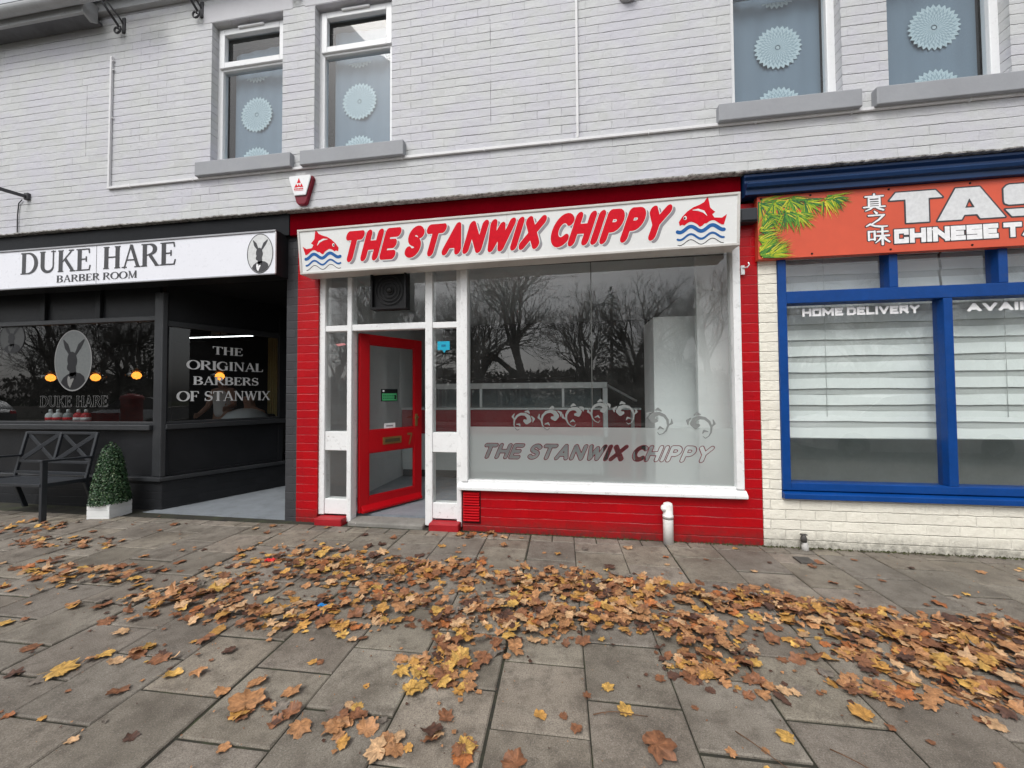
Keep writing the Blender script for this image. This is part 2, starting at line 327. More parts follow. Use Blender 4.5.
def field(strokes, h=.016, pad=.3, clip=None):
    """strokes: list of (points, radius or radii, butt)"""
    pts = [p for st in strokes for p in st[0]]
    x0, x1 = min(p[0] for p in pts)-pad, max(p[0] for p in pts)+pad; y0, y1 = min(p[1] for p in pts)-pad, max(p[1] for p in pts)+pad
    X, Y = np.meshgrid(np.arange(x0, x1, h), np.arange(y0, y1, h)); F = np.full(X.shape, 9.)
    for P, r, butt in strokes:
        rr = r if isinstance(r, (list, tuple)) else [r]*len(P)
        for k in range(len(P)-1): F = np.minimum(F, seg_sdf(X, Y, P[k], P[k+1], rr[k], rr[k+1], butt))
    if clip: F = np.maximum(F, np.maximum(clip[0]-Y, Y-clip[1]))
    return F, x0, y0, h
_gc = {}
HEAVY = {'T': (1.33, [(0,.76),(.19,1),(1.30,1),(1.49,.76),(1.10,.76),(1.10,0),(.46,0),(.46,.76)], None), 'A': (1.80, [(0,0),(.52,1),(1.17,1),(1.82,0),(1.16,0),(1.08,.14),(.73,.14),(.66,0)], [(.76,.36),(.88,.66),(1.02,.36)]),
 'S': (1.40, [(.08,.97),(.16,1),(1.3,1),(1.3,.76),(.68,.76),(.68,.61),(1.22,.61),(1.32,.52),(1.32,.1),(1.2,0),(.2,0),(.03,.23),(.76,.23),(.76,.37),(.12,.37),(.02,.42),(0,.5),(0,.88)], None),
 'E': (1.28, [(0,0),(0,1),(1.2,1),(1.2,.76),(.6,.76),(.6,.62),(1.1,.62),(1.1,.40),(.6,.40),(.6,.24),(1.2,.24),(1.2,0)], None)}
def poly_sdf(X, Y, P):
    D = np.full(X.shape, 9.); ins = np.zeros(X.shape, bool)
    for k in range(len(P)):
        a, b = P[k-1], P[k]; D = np.minimum(D, seg_sdf(X, Y, a, b, 0, 0, 0))
        if a[1] != b[1]: ins ^= ((a[1] > Y) != (b[1] > Y)) & (X < (b[0]-a[0])*(Y-a[1])/(b[1]-a[1])+a[0])
    return np.where(ins, -D, D)
def glyph(style, ch):
    if (style, ch) in _gc: return _gc[style, ch]
    if style == 'heavy':
        adv, P, H = HEAVY[ch]; h = .0171; x0, y0 = -.2, -.2; X, Y = np.meshgrid(np.arange(x0, 2.1, h), np.arange(y0, 1.2, h)); G = poly_sdf(X, Y, P)
        if H: G = np.maximum(G, -poly_sdf(X, Y, H))
        F = (G, x0, y0, h)
    elif style in ('brush', 'outline', 'block'):
        wd, st = (SK if style in ('block', 'heavy') else ROUND)[ch]
        r = {'brush': .148, 'outline': .125, 'block': .155, 'heavy': .20}[style]; blk = style in ('block', 'heavy')
        nar = 1.02 if blk else .80; wd *= nar; st = [[(x*nar, y) for x, y in P] for P in st]
        sc_y = 1-2*r
        S = [([(x+r, r+y*sc_y) for x, y in P], r, 2 if blk else 0) for P in st]
        F = field(S, .017, .34, (0, 1) if blk else None); adv = wd+2*r+(.06 if blk else .085)
    else: adv, S = serif(ch); F = field(S, .011, .16)
    _gc[style, ch] = (adv, F); return _gc[style, ch]
def serif(ch):
    k, n, q = .092, .031, .026
    S = []
    def st(x, y0=0, y1=1): S.append(([(x,y0),(x,y1)], k, 1))
    def th(*P): S.append((list(P), n, 0))
    def tk(*P): S.append((list(P), k*.9, 0))
    def sf(x, y, l=.13): S.append(([(x-l,y+(q if y < .5 else -q)),(x+l,y+(q if y < .5 else -q))], q, 1))
    def bowl(cx, cy, rx, ry, a0, a1):
        P = arcp(cx, cy, rx, ry, a0, a1, 20); S.append((P, [n+(k-n)*abs(math.cos(R(a0+(a1-a0)*i/20)))**1.3 for i in range(21)], 0))
    def dsk(P): S.append((P, .07, 1))
    N = 1-n
    w_ = .8
    if ch == 'D': st(.17); sf(.15,0); sf(.15,1); th((.15,N),(.36,N)); th((.15,n),(.36,n)); bowl(.36,.5,.40,.5-n,90,-90); w_ = .90
    elif ch == 'U': st(.17,.3,1); sf(.17,1); th((.68,1),(.68,.3)); sf(.68,1,.11); P = arcp(.425,.32,.255,.32-k*.6,180,360,16); S.append((P, [k-(k-n)*i/16 for i in range(17)], 0)); w_ = .86
    elif ch == 'K': st(.17); sf(.17,0); sf(.17,1); th((.2,.40),(.70,.98)); dsk([(.37,.60),(.74,.03)]); sf(.66,1,.12); sf(.74,0,.14); w_ = .88
    elif ch == 'E': st(.17); sf(.15,0); sf(.15,1); th((.15,N),(.60,N)); th((.60,N),(.62,.80)); th((.15,.52),(.48,.52)); th((.48,.42),(.48,.62)); th((.15,n),(.62,n)); th((.62,n),(.66,.22)); w_ = .72
    elif ch == 'H': st(.17); st(.67); [sf(x,y) for x in (.17,.67) for y in (0,1)]; th((.17,.52),(.67,.52)); w_ = .86
    elif ch == 'A': th((.12,0),(.40,1)); dsk([(.41,1.0),(.72,.02)]); sf(.12,0,.11); sf(.70,0,.14); th((.24,.34),(.60,.34)); w_ = .84
    elif ch in 'RPB':
        st(.17); sf(.15,0); sf(.15,1); th((.15,N),(.38,N)); th((.15,.5),(.38,.5)); bowl(.36,.75,.25,.25-n,90,-90)
        if ch == 'R': dsk([(.40,.5),(.70,.03)]); sf(.72,0,.10); w_ = .82
        if ch == 'B': th((.15,n),(.38,n)); bowl(.37,.26,.29,.25-n,90,-90); w_ = .78
    elif ch == 'O': P = arcp(.45,.5,.37,.5-n,0,360,40); S.append((P, [n+(k-n)*abs(math.cos(R(9*i)))**1.2 for i in range(41)], 0)); w_ = .9
    elif ch == 'M': th((.16,0),(.20,1)); dsk([(.20,1),(.50,.05)]); th((.50,.02),(.82,1)); st(.84); sf(.16,0,.11); sf(.84,0); sf(.17,1,.10); sf(.86,1,.10); w_ = 1.02
    elif ch == 'T': st(.40); sf(.40,0,.15); th((.06,N),(.74,N)); th((.06,N),(.05,.78)); th((.74,N),(.75,.78)); w_ = .80
    elif ch == 'I': st(.18); sf(.18,0); sf(.18,1); w_ = .36
    elif ch in 'GC':
        P = arcp(.45,.5,.37,.5-n,48,312,30); S.append((P, [n+(k-n)*max(0, -math.cos(R(48+264*i/30)))**.8 for i in range(31)], 0)); th((.70,.88),(.72,.70))
        if ch == 'G': st(.70,.05,.42); sf(.70,.46,.12); 
        w_ = .88
    elif ch == 'N': th((.16,0),(.16,1)); dsk([(.16,1),(.70,.03)]); th((.72,0),(.72,1)); sf(.16,0,.11); sf(.13,1,.10); sf(.72,1,.11); w_ = .88
    elif ch == 'L': st(.17); sf(.17,0); sf(.17,1); th((.15,n),(.60,n)); th((.60,n),(.64,.26)); w_ = .70
    elif ch == 'S': P = [(.54,.84)]+arcp(.32,.75,.20,.25-n,40,240,12)+arcp(.33,.27,.25,.27-n,75,-140,14); m_ = len(P); S.append((P, [n+(k-n)*math.exp(-((i-m_*.50)/(m_*.22))**2) for i in range(m_)], 0)); th((.54,.95),(.54,.74)); th((.10,.28),(.10,.05)); w_ = .66
    elif ch == 'F': st(.17); sf(.17,0); sf(.15,1); th((.15,N),(.58,N)); th((.58,N),(.60,.78)); th((.15,.5),(.46,.5)); th((.46,.40),(.46,.60)); w_ = .66
    elif ch == 'W': dsk([(.12,1),(.36,.03)]); th((.36,.02),(.56,.96)); dsk([(.54,1),(.78,.03)]); th((.78,.02),(1.02,1)); [sf(x,1,.11) for x in (.11,.55,1.03)]; w_ = 1.14
    elif ch == 'X': dsk([(.13,1),(.67,.02)]); th((.10,0),(.66,1)); [sf(x,y,.11) for x in (.13,.67) for y in (0,1)]; w_ = .80
    return w_, S
def fill(F, x0, y0, h, lev=0.):
    """polygons covering F < lev: whole runs of grid cells per row, cut cells along the edge"""
    G = F - lev; G[G == 0] = 1e-9; s = G < 0; polys = []
    full = s[:-1,:-1] & s[1:,:-1] & s[:-1,1:] & s[1:,1:]; anyc = s[:-1,:-1] | s[1:,:-1] | s[:-1,1:] | s[1:,1:]
    for i in range(full.shape[0]):
        row = full[i]; d = np.diff(np.concatenate(([0], row.astype(int), [0]))); a, b = np.where(d == 1)[0], np.where(d == -1)[0]
        for p, q in zip(a, b): polys.append([(x0+p*h, y0+i*h), (x0+q*h, y0+i*h), (x0+q*h, y0+(i+1)*h), (x0+p*h, y0+(i+1)*h)])
        for j in np.where(anyc[i] & ~row)[0]:
            c = [(j, i), (j+1, i), (j+1, i+1), (j, i+1)]; out = []
            for k in range(4):
                p, q = c[k], c[(k+1) % 4]; gp, gq = G[p[1], p[0]], G[q[1], q[0]]
                if gp < 0: out.append((x0+p[0]*h, y0+p[1]*h))
                if (gp < 0) != (gq < 0): t = gp/(gp-gq); out.append((x0+(p[0]+t*(q[0]-p[0]))*h, y0+(p[1]+t*(q[1]-p[1]))*h))
            if len(out) > 2: polys.append(out)
    return polys
def put(mb, polys, fn, m=0):
    for P in polys: mb.add([fn(x, y) for x, y in P], [list(range(len(P)))], m)
def tess(mb, loops, fn, m=0):
    """one simple outline, or an outline with one inner outline of the same point count (a ring)"""
    if len(loops) == 1: put(mb, loops, fn, m); return
    a, b = loops; n = len(a)
    put(mb, [[a[i], a[(i+1) % n], b[(i+1) % n], b[i]] for i in range(n)], fn, m)
def layout(style, text, x0, x1, H, shear, tight, space):
    adv = []; tot = 0
    for ch in text:
        a = space if ch == ' ' else glyph(style, ch)[0]*tight; adv.append((ch, tot)); tot += a
    return [(c, a) for c, a in adv if c != ' '], (x1-x0-shear*H)/tot
def put_text(mb, fn, style, text, x0, y0, x1, H, shear=0., lev=0., ring=None, tight=1., space=.42, m=0):
    """text fitted between x0 and x1 with baseline y0 and cap height H"""
    L, sx = layout(style, text, x0, x1, H, shear, tight, space)
    for ch, a in L:
        F, gx, gy, h = glyph(style, ch)[1]; F = F.copy() if ring is None else np.abs(F-lev)-ring
        put(mb, [[(x0+(a+x)*sx+shear*y*H, y0+y*H) for x, y in P] for P in fill(F, gx, gy, h, lev if ring is None else 0.)], fn, m)
def text_field(X, Y, style, text, x0, y0, x1, H, shear=0., tight=1., space=.42):
    L, sx = layout(style, text, x0, x1, H, shear, tight, space); out = np.full(X.shape, 9.)
    for ch, a in L:
        F, gx, gy, h = glyph(style, ch)[1]; v = (Y-y0)/H; u = (X-x0-shear*v*H)/sx-a; i, j = (v-gy)/h, (u-gx)/h
        ok = (i >= 0) & (j >= 0) & (i < F.shape[0]-1) & (j < F.shape[1]-1); i = np.where(ok, i, 0); j = np.where(ok, j, 0); i0, j0 = i.astype(int), j.astype(int); fi, fj = i-i0, j-j0
        val = F[i0,j0]*(1-fi)*(1-fj)+F[i0+1,j0]*fi*(1-fj)+F[i0,j0+1]*(1-fi)*fj+F[i0+1,j0+1]*fi*fj; out = np.minimum(out, np.where(ok, val, 9.))
    return out
def shape(mb, strokes, fn, m=0, lev=0., h=.012, pad=.1, clip=None):
    F, a, b, h = field(strokes, h, pad, clip); put(mb, fill(F, a, b, h, lev), fn, m)
def ellipse(cx, cy, rx, ry, n=40): return [(cx+rx*math.cos(2*math.pi*i/n), cy+ry*math.sin(2*math.pi*i/n)) for i in range(n)]
def front(y): return lambda u, v: (u, y, v)
# ------------------------------------------------------------------ ground
def ground():
    t = NT('pavement_flags'); ca = t.n('ShaderNodeVertexColor', layer_name='Col')
    n1 = t.noise(3.2, 6, .68); n2 = t.noise(190, 4, .8); n3 = t.noise(11, 5, .7)
    c = t.mix(.65, t.ramp(n1, (.30, (.120,.103,.083)), (.50, (.225,.200,.168)), (.75, (.295,.268,.230))), ca.outputs[0], 'MULTIPLY')
    c = t.mix(t.m('MULTIPLY', t.ramp(n3, (.48, 0.), (.66, 1.)), .7), c, (.095,.078,.060)); c = t.mix(t.m('MULTIPLY', t.ramp(t.noise(1.1, 4, .6), (.50, 0.), (.68, 1.)), .45), c, (.10,.085,.066))
    c = t.mix(t.ramp(n2, (.38, .6), (.52, 0.)), c, (.05,.045,.04)); c = t.mix(t.ramp(n2, (.57, 0.), (.70, .65)), c, (.40,.375,.34))
    h = t.m('ADD', t.m('MULTIPLY', n2, .5), n3)
    t.set(col=c, rough=t.ramp(n1, (.3, .62), (.7, .9)), normal=t.bump(h, .003)); M['flags'] = t.mat
    t = NT('dirt_in_the_joints'); n = t.noise(6, 5, .7)
    t.set(col=t.ramp(n, (.35, (.018,.016,.013)), (.55, (.030,.030,.018)), (.72, (.040,.052,.018))), rough=.95, normal=t.bump(t.noise(60, 4), .004)); M['joint'] = t.mat
    t = NT('asphalt'); n = t.noise(90, 4, .7); t.set(col=t.ramp(n, (.3, .035), (.7, .075)), rough=.85, normal=t.bump(n, .004)); M['asphalt'] = t.mat
    mb = MB(); mb.prism([(-30,-.3),(30,-.3),(30,-.008-.00495*30),(-30,-.008+.00495*30)], lambda u,v,d: (u,d,v), -4.9, 6); tag(mb.build('ground_bed', M['joint']), kind='structure')
    th = R(1.2); cth, sth = math.cos(th), math.sin(th)
    mb = MB(); col = []
    def flag(u0, u1, v0, v1):
        u0 += .004; u1 -= .004; v0 += .0055; v1 -= .0055
        cu, cv = (u0+u1)/2, (v0+v1)/2; x = cu*cth-cv*sth; y = cu*sth+cv*cth
        if x < -14 or x > 14: return
        dz = rnd.uniform(-.003, .003); tx, ty = rnd.uniform(-.006, .006), rnd.uniform(-.008, .008)
        s = rnd.uniform(.66, 1.18); tint = (s*rnd.uniform(1.0, 1.07), s*1.0, s*rnd.uniform(.86, .98), 1)
        def p(u, v, drop=0):
            z = dz + (u-cu)*tx + (v-cv)*ty - drop + slope(u)
            return (u*cth-v*sth, u*sth+v*cth, z)
        e = .006; k = rnd.random()
        top = [(u0+e,v0+e),(u1-e,v0+e),(u1-e,v1-e),(u0+e,v1-e)]; mid = [(u0,v0),(u1,v0),(u1,v1),(u0,v1)]
        vs = [p(*q) for q in top]+[p(*q, .005) for q in mid]+[p(*q, .04) for q in mid]
        fs = [(0,1,2,3)]+[(4+i, 4+(i+1) % 4, (i+1) % 4, i) for i in range(4)]+[(8+i, 8+(i+1) % 4, 4+(i+1) % 4, 4+i) for i in range(4)]
        mb.add(vs, fs, 0); col.extend([tint]*12)
    def slope(u): return -.009*u*.55
    k0 = -36
    for k in range(k0, 40):
        u0 = .017+.394*k+rnd.uniform(-.006, .006); off = -.172 if k % 2 else -.172
        u1 = u0+.394
        v = -.172; first = .20 if k % 2 == 0 else .395
        v2 = v-first
        flag(u0, u1, v2, v); v = v2
        while v > -4.55:
            d = .390; flag(u0, u1, v-d, v); v -= d
        for q in range(2): flag(u0+q*.197, u0+(q+1)*.197, -.172, -.035)
    o = mb.build('pavement', M['flags'], col=col); tag(o, kind='structure')
    mb = MB()
    x = -30.
    while x < 30: mb.box(x, x+.9, -5.05, -4.91, -.25, -.005+rnd.uniform(-.004,.004)); x += .912
    tag(mb.build('kerb', M['concrete'], bevel=.015), kind='structure')
    tag(MB().box(-60, 60, -12.5, -5.05, -.4, -.13).build('road', M['asphalt']), kind='structure')
    tag(MB().box(-60, 60, -14.5, -12.5, -.4, -.01).build('far_pavement', M['concrete']), kind='structure')
    t = NT('damp_grass'); n = t.noise(4, 6, .7); t.set(col=t.ramp(n, (.3, (.025,.032,.012)), (.6, (.05,.06,.02)), (.8, (.12,.075,.03))), rough=.95); M['grass_ground'] = t.mat
    tag(MB().box(-120, 120, -120, -14.5, -.4, 0).build('park_ground', M['grass_ground']), kind='structure')
    tag(MB().box(-120, 120, 6, 60, -.5, -.02).build('back_ground', M['grass_ground']), kind='structure')
ground()

# ------------------------------------------------------------------ upper storey of the terrace
up = empty('upper_storey', (0, 0, 3.24), 'long pale grey painted brick upper storey with four windows above all three shops', 'building')
W_ = [(-3.93,-3.045), (-2.665,-1.79), (1.468,2.362), (2.714,3.60)]
ZB, ZT = 3.885, 5.50
def upper():
    mb = MB(); wall_grid(mb, -11, 9, 3.25, 5.93, [(a, b, ZB, ZT) for a, b in W_], 0, .22); mb.build('wall', M['wall'], up)
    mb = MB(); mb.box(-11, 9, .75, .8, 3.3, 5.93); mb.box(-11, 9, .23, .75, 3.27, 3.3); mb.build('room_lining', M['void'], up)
    mb = MB()   # rough ledge of mortar and flashing between shopfront and wall
    n = 1100; vs = []; fs = []
    for i in range(n+1):
        x = -11+20*i/n; a = noise.noise(Vector((x*3.1, 0, 0)))*.5+noise.noise(Vector((x*17, 4, 0)))*.7; b = noise.noise(Vector((x*14, 9, 2)))
        y = -.105-.016*a; z0 = 3.236+.008*b; z1 = 3.256+.009*a
        vs += [(x, .05, z0), (x, y, z0), (x, y-.004, (z0+z1)/2), (x, y+.012, z1), (x, .0, z1+.016+.008*b), (x, .05, z1+.016)]
    for i in range(n):
        for j in range(5): fs.append((i*6+j, i*6+j+1, i*6+j+7, i*6+j+6)[::-1])
    mb.add(vs, fs, 0); mb.build('mortar_ledge', M['mortar'], up)
    for i, (a, b) in enumerate(W_):
        mb = MB(); e = .11 if i in (0, 2) else .125; x0, x1 = [(-4.06,-2.895),(-2.785,-1.635),(1.333,2.468),(2.577,3.70)][i]
        mb.box(x0, x1, -.065, .09, 3.735, ZB+.004); mb.build('sill', M['grey_sill'], up, .008)
        y = .085; mb = MB(); f = .062
        mb.box(a-.02, a+f, y, y+.07, ZB, ZT); mb.box(b-f, b+.02, y, y+.07, ZB, ZT)
        mb.box(a+f, b-f, y, y+.07, ZT-f, ZT+.02); mb.box(a+f, b-f, y, y+.07, ZB, ZB+.05)
        mb.box(a+f, b-f, y, y+.07, 5.00, 5.055)
        for (x0, x1, z0, z1) in ((a+f, b-f, 5.055, ZT-f),):   # opening light sits proud
            g = .035
            mb.box(x0-.03, x0+g, y-.022, y+.03, z0-.03, z1+.03); mb.box(x1-g, x1+.03, y-.022, y+.03, z0-.03, z1+.03)
            mb.box(x0+g, x1-g, y-.022, y+.03, z1-g, z1+.03); mb.box(x0+g, x1-g, y-.022, y+.03, z0-.03, z0+g)
        win = mb.build('window', M['upvc'], up, .006)
        MB().quad((a+f,y+.035,ZB+.05),(b-f,y+.035,ZB+.05),(b-f,y+.035,ZT-f),(a+f,y+.035,ZT-f)).build('pane', M['glass_up'], win)
        MB().box((a+b)/2-.16, (a+b)/2+.16, y-.042, y-.022, ZT-.052, ZT-.030).build('trickle_vent', M['upvc'], win, .004)
        MB().box(a-.12, b+.12, -.004, .084, ZT+.003, ZT+.21).build('lintel', M['grey_lintel'], up, .006)
    # eaves
    mb = MB(); mb.box(-11, 9, -.06, -.002, 5.80, 5.92); mb.build('eaves_board', M['grey_trim'], up, .004)
    mb = MB(); mb.box(-11, -5.42, -.168, -.001, 5.69, 5.72); mb.build('soffit', M['grey_dark'], up)
    mb = MB(); mb.box(-11, -5.42, -.20, -.170, 5.665, 5.86); mb.build('fascia_board', M['grey_trim'], up, .004)
    mb = MB(); mb.prism([(-.205,5.86),(-.205,5.67),(-.12,5.62),(-.061,5.66),(-.061,5.86)], lambda u,v,d: (d,u,v), -5.418, -5.395); mb.build('gable_end_plate', M['grey_trim'], up, .003)
    mb = MB(); prof = [(-.052*math.cos(R(a)), -.052*math.sin(R(a))) for a in range(0, 181, 15)]
    pr = prof+[(u*.86, v*.86) for u, v in prof[::-1]]
    mb.prism(pr, lambda u,v,d: (d, -.262+u*1.15, 5.775+v*1.25), -11, -4.6); mb.build('gutter', M['grey_trim'], up)
    mb = MB(); mb.prism([(-.22,5.5),(3,8),(6.5,5.5),(6.3,5.5),(3,7.8),(-.05,5.5)], lambda u,v,d: (d,u,v+.42), -11, 9); mb.build('roof', M['grey_dark'], up)
    MB().box(-11, 9, 4.8, 4.9, 0, 5.9).box(-11, -10.9, .23, 4.8, 0, 5.9).box(8.9, 9, .23, 4.8, 0, 5.9).build('rear_wall', M['void'], up)
M['grey_lintel'] = paint('grey_lintel_paint', (.52,.52,.545), .6, .06); M['grey_dark'] = paint('dark_grey_timber', (.14,.145,.155), .6, .3)
upper()
def curtain(i, a, b, label):
    M_c, M_l = M['curtain'], M['lace']
    y = .21; mb = MB(); x0, x1 = a+.105, b-.05; z0, z1 = ZB+.05, 5.36
    n = 60; m = 4
    for k in range(n):
        xa, xb = x0+(x1-x0)*k/n, x0+(x1-x0)*(k+1)/n
        fy = lambda x: y+.005*math.sin(x*34+i)+.006*math.sin(x*9+2*i)
        s = .10 if i == 0 else 0
        mb.quad((xa,fy(xa),z0),(xb,fy(xb),z0),(xb,fy(xb),z1-s*(x1-xb)),(xa,fy(xa),z1-s*(x1-xa)), 0)
    for z in (3.965, 4.55, 5.13):
        cx = [-3.535,-2.262,1.955,3.225][i]; r = .195
        N = 112; ring = []
        for k in range(N):
            t = 2*math.pi*k/N; rr = r*(1+.075*(abs((k*28/N) % 1-.5)*4-1)); ring.append((cx+rr*math.cos(t), z+rr*math.sin(t)))
        base_ = ring; ring2 = [(cx+.20*(u-cx), z+.20*(v-z)) for u, v in ring]; ring3 = [(cx+.08*(u-cx), z+.08*(v-z)) for u, v in ring]
        cl = lambda q: [(u, min(4.985, max(v, z0+.002))) for u, v in q]; fr = (1., .86, .74, .60, .46, .30, .12); rings = [[(cx+k_*(u-cx), z+k_*(v-z)) for u, v in base_] for k_ in fr]
        for q in range(6):
            a_, b_ = cl(rings[q]), cl(rings[q+1])
            for p_ in range(N): P_ = [a_[p_], a_[(p_+1) % N], b_[(p_+1) % N], b_[p_]]; mb.add([(u, y-.014, v) for u, v in P_], [(0,1,2,3)], 1 if ((p_+2*q) // 2) % 2 or q == 0 else 2)
        tess(mb, [cl(ring3)], lambda u, v: (u, y-.014, v), 1)
    o = mb.build('net_curtain', [M_c, M_l, M['lace2']]); tag(o, label, 'curtain', 'lace net curtains in the upper windows')
t = NT('blue_grey_voile'); x_, y_, z_ = t.sep(); v_ = t.noise(300, 2, .6, t.comb(x_, 0., t.m('MULTIPLY', z_, .2)))
M['curtain'] = t.set(col=t.ramp(v_, (.3, (.135,.185,.235)), (.7, (.175,.23,.28))), rough=.9)
M['lace2'] = plain('open_lace', (.29,.37,.41), .9)
t = NT('pale_lace'); M['lace'] = t.set(col=t.ramp(t.noise(120, 3, .7), (.35, (.33,.43,.46)), (.6, (.50,.60,.63))), rough=.9)
for i, l in enumerate(('blue-grey net curtain with scalloped lace discs, behind the leftmost upper window', 'blue-grey lace disc curtain in the upper window right above the burglar alarm box',
        'lace disc curtain in the upper window above the fish shop sign end', 'lace disc curtain in the rightmost upper window above the orange sign')): curtain(i, *W_[i], l)
# ------------------------------------------------------------------ barber shop
bs = empty('barber_shop', (-5.5, 0, 0), 'charcoal painted barber shop with splayed entrance and dark windows, left of the red shop', 'shop')
SA, SB = Vector((-4.62, .11, 0)), Vector((-4.02, 1.30, 0)); SD = (SB-SA).normalized(); SN = Vector((SD.y, -SD.x, 0))
def side(s, d, z): p = SA+SD*s+SN*d; return (p.x, p.y, z)
def side_box(mb, s0, s1, d0, d1, z0, z1, m=0):
    vs = [side(s, d, z) for s in (s0, s1) for d in (d1, d0) for z in (z0, z1)]
    mb.add(vs, [(0,1,3,2),(4,6,7,5),(0,4,5,1),(2,3,7,6),(0,2,6,4),(1,5,7,3)], m)
def barber():
    y = .11
    MB().box(-2.966, -2.838, 0, 1.3, 0, 3.24).build('brick_pillar', M['dark_brick'], bs)
    mb = MB(); mb.box(-11, -4.62, y, y+.2, -.02, .345); side_box(mb, 0, 1.5, -.15, 0, -.02, .345); mb.build('plinth', M['dark_brick2'], bs, .006)
    mb = MB(); mb.box(-11, -4.60, y-.04, y+.2, .347, .395); side_box(mb, -.02, 1.5, -.15, .035, .349, .393); mb.build('plinth_ledge', M['charcoal2'], bs, .008)
    mb = MB(); mb.box(-11, -4.66, y+.03, y+.07, .397, .925); side_box(mb, .05, 1.31, -.08, -.035, .397, .93); mb.build('panel', M['charcoal'], bs, .003)
    mb = MB(); side_box(mb, 1.24, 1.30, -.034, -.012, .395, .93); side_box(mb, .085, 1.24, -.034, -.018, .395, .425); mb.build('panel_moulding', M['charcoal'], bs, .004)
    mb = MB(); mb.box(-11, -4.74, y-.05, y+.08, .928, .99); side_box(mb, .02, 1.36, -.08, .05, .935, .995); mb.build('window_sill', M['charcoal2'], bs, .008)
    mb = MB(); mb.box(-4.745, -4.625, y-.012, y+.10, .397, 2.52); side_box(mb, -.02, .03, -.09, .012, .397, 2.52); mb.build('corner_post', M['charcoal2'], bs, .008)
    mb = MB(); side_box(mb, 1.235, 1.33, -.06, .012, .995, 2.5); mb.build('side_post', M['charcoal'], bs, .006)
    # window frame and head
    mb = MB(); mb.box(-11, -4.746, y+.01, y+.07, 2.20, 2.255); mb.box(-11, -4.746, y+.005, y+.07, .99, 1.022)
    side_box(mb, .03, 1.235, -.06, 0, 2.13, 2.2); side_box(mb, .03, 1.235, -.06, 0, .995, 1.025); mb.build('window_frame', M['charcoal2'], bs, .005)
    mb = MB(); mb.box(-11, -4.746, y+.045, y+.075, 2.256, 2.60); side_box(mb, .03, 1.33, -.09, -.02, 2.2, 2.6)
    for x in (-8.1, -7.25, -6.40, -5.58): mb.box(x-.035, x+.035, y+.012, y+.045, 2.256, 2.60)
    mb.build('transom_panel', M['charcoal'], bs, .004)
    pane = MB().quad((-11,y+.04,1.02),(-4.746,y+.04,1.02),(-4.746,y+.04,2.2),(-11,y+.04,2.2)).build('front_pane', M['glass_dark'], bs)
    sp = MB().quad(side(.03,-.03,1.02),side(1.235,-.03,1.02),side(1.235,-.03,2.13),side(.03,-.03,2.13)).build('side_pane', M['glass_dark'], bs)
    # writing on the side pane
    mb = MB(); fn = lambda u, v: side(u, -.026, v)
    for txt, a, b, z, H in (('THE',.465,.80,1.842,.10),('ORIGINAL',.212,1.045,1.642,.112),('BARBERS',.275,.988,1.456,.102),('OF STANWIX',.125,1.135,1.257,.120)):
        mb = MB(); put_text(mb, fn, 'serif', txt, a, z, b, H, space=.35, lev=.005); mb.build('side_lettering', M['white_vinyl_lit'], sp)
    # writing and emblem on the front pane
    mb = MB(); put_text(mb, front(y+.036), 'serif', 'DUKE HARE', -6.44, 1.197, -5.43, .13, lev=.01, ring=.009); mb.build('front_lettering', M['oval_line'], pane)
    hare(-5.957, 1.757, .278, .372, y+.037, pane, M['oval_glass'], M['ink_black'], M['oval_line'], M['oval_light'])
    hare(-6.90, 2.06, .20, .20, y+.037, pane, M['oval_faint'], M['ink_black'], M['ink_black'], M['oval_faint'])
    # fascia above the sign
    MB().box(-11, -2.905, -.055, .2, 3.0, 3.235).build('fascia', M['fascia_shaded'], bs, .006)
    MB().box(-11, -2.838, .02, 4.8, 2.60, 2.64).build('ceiling', M['black_board'], bs)
    # entrance and room
    MB().prism([(-4.75,.02),(-2.967,.02),(-2.967,1.35),(-4.05,1.35)], lambda u,v,d: (u,v,d+.01*v), -.05, .022).build('entrance_floor', M['floor_paint'], bs)
    mb = MB(); mb.box(-11, -2.97, 4.2, 4.25, 0, 2.6); mb.box(-2.97, -2.84, 1.3, 4.8, 0, 2.6); mb.build('room_wall', M['in_dark2'], bs)
    MB().box(-11, -2.97, 1.36, 4.2, -.02, .03).build('room_floor', M['in_dark2'], bs)
    d = MB(); d.box(-3.98, -2.968, 1.305, 1.34, .03, .25); d.box(-3.98, -3.88, 1.305, 1.34, .25, 2.3); d.box(-3.07, -2.968, 1.305, 1.34, .25, 2.3); d.box(-3.98, -2.968, 1.305, 1.34, 2.3, 2.6)
    dr = d.build('door', M['charcoal'], bs, .004)
    MB().quad((-3.88,1.32,.25),(-3.07,1.32,.25),(-3.07,1.32,2.3),(-3.88,1.32,2.3)).build('door_pane', M['glass_dark'], dr)
    MB().tube([(-3.93,1.27,.9),(-3.93,1.27,1.2)], .012).build('door_handle', M['brass'], dr)
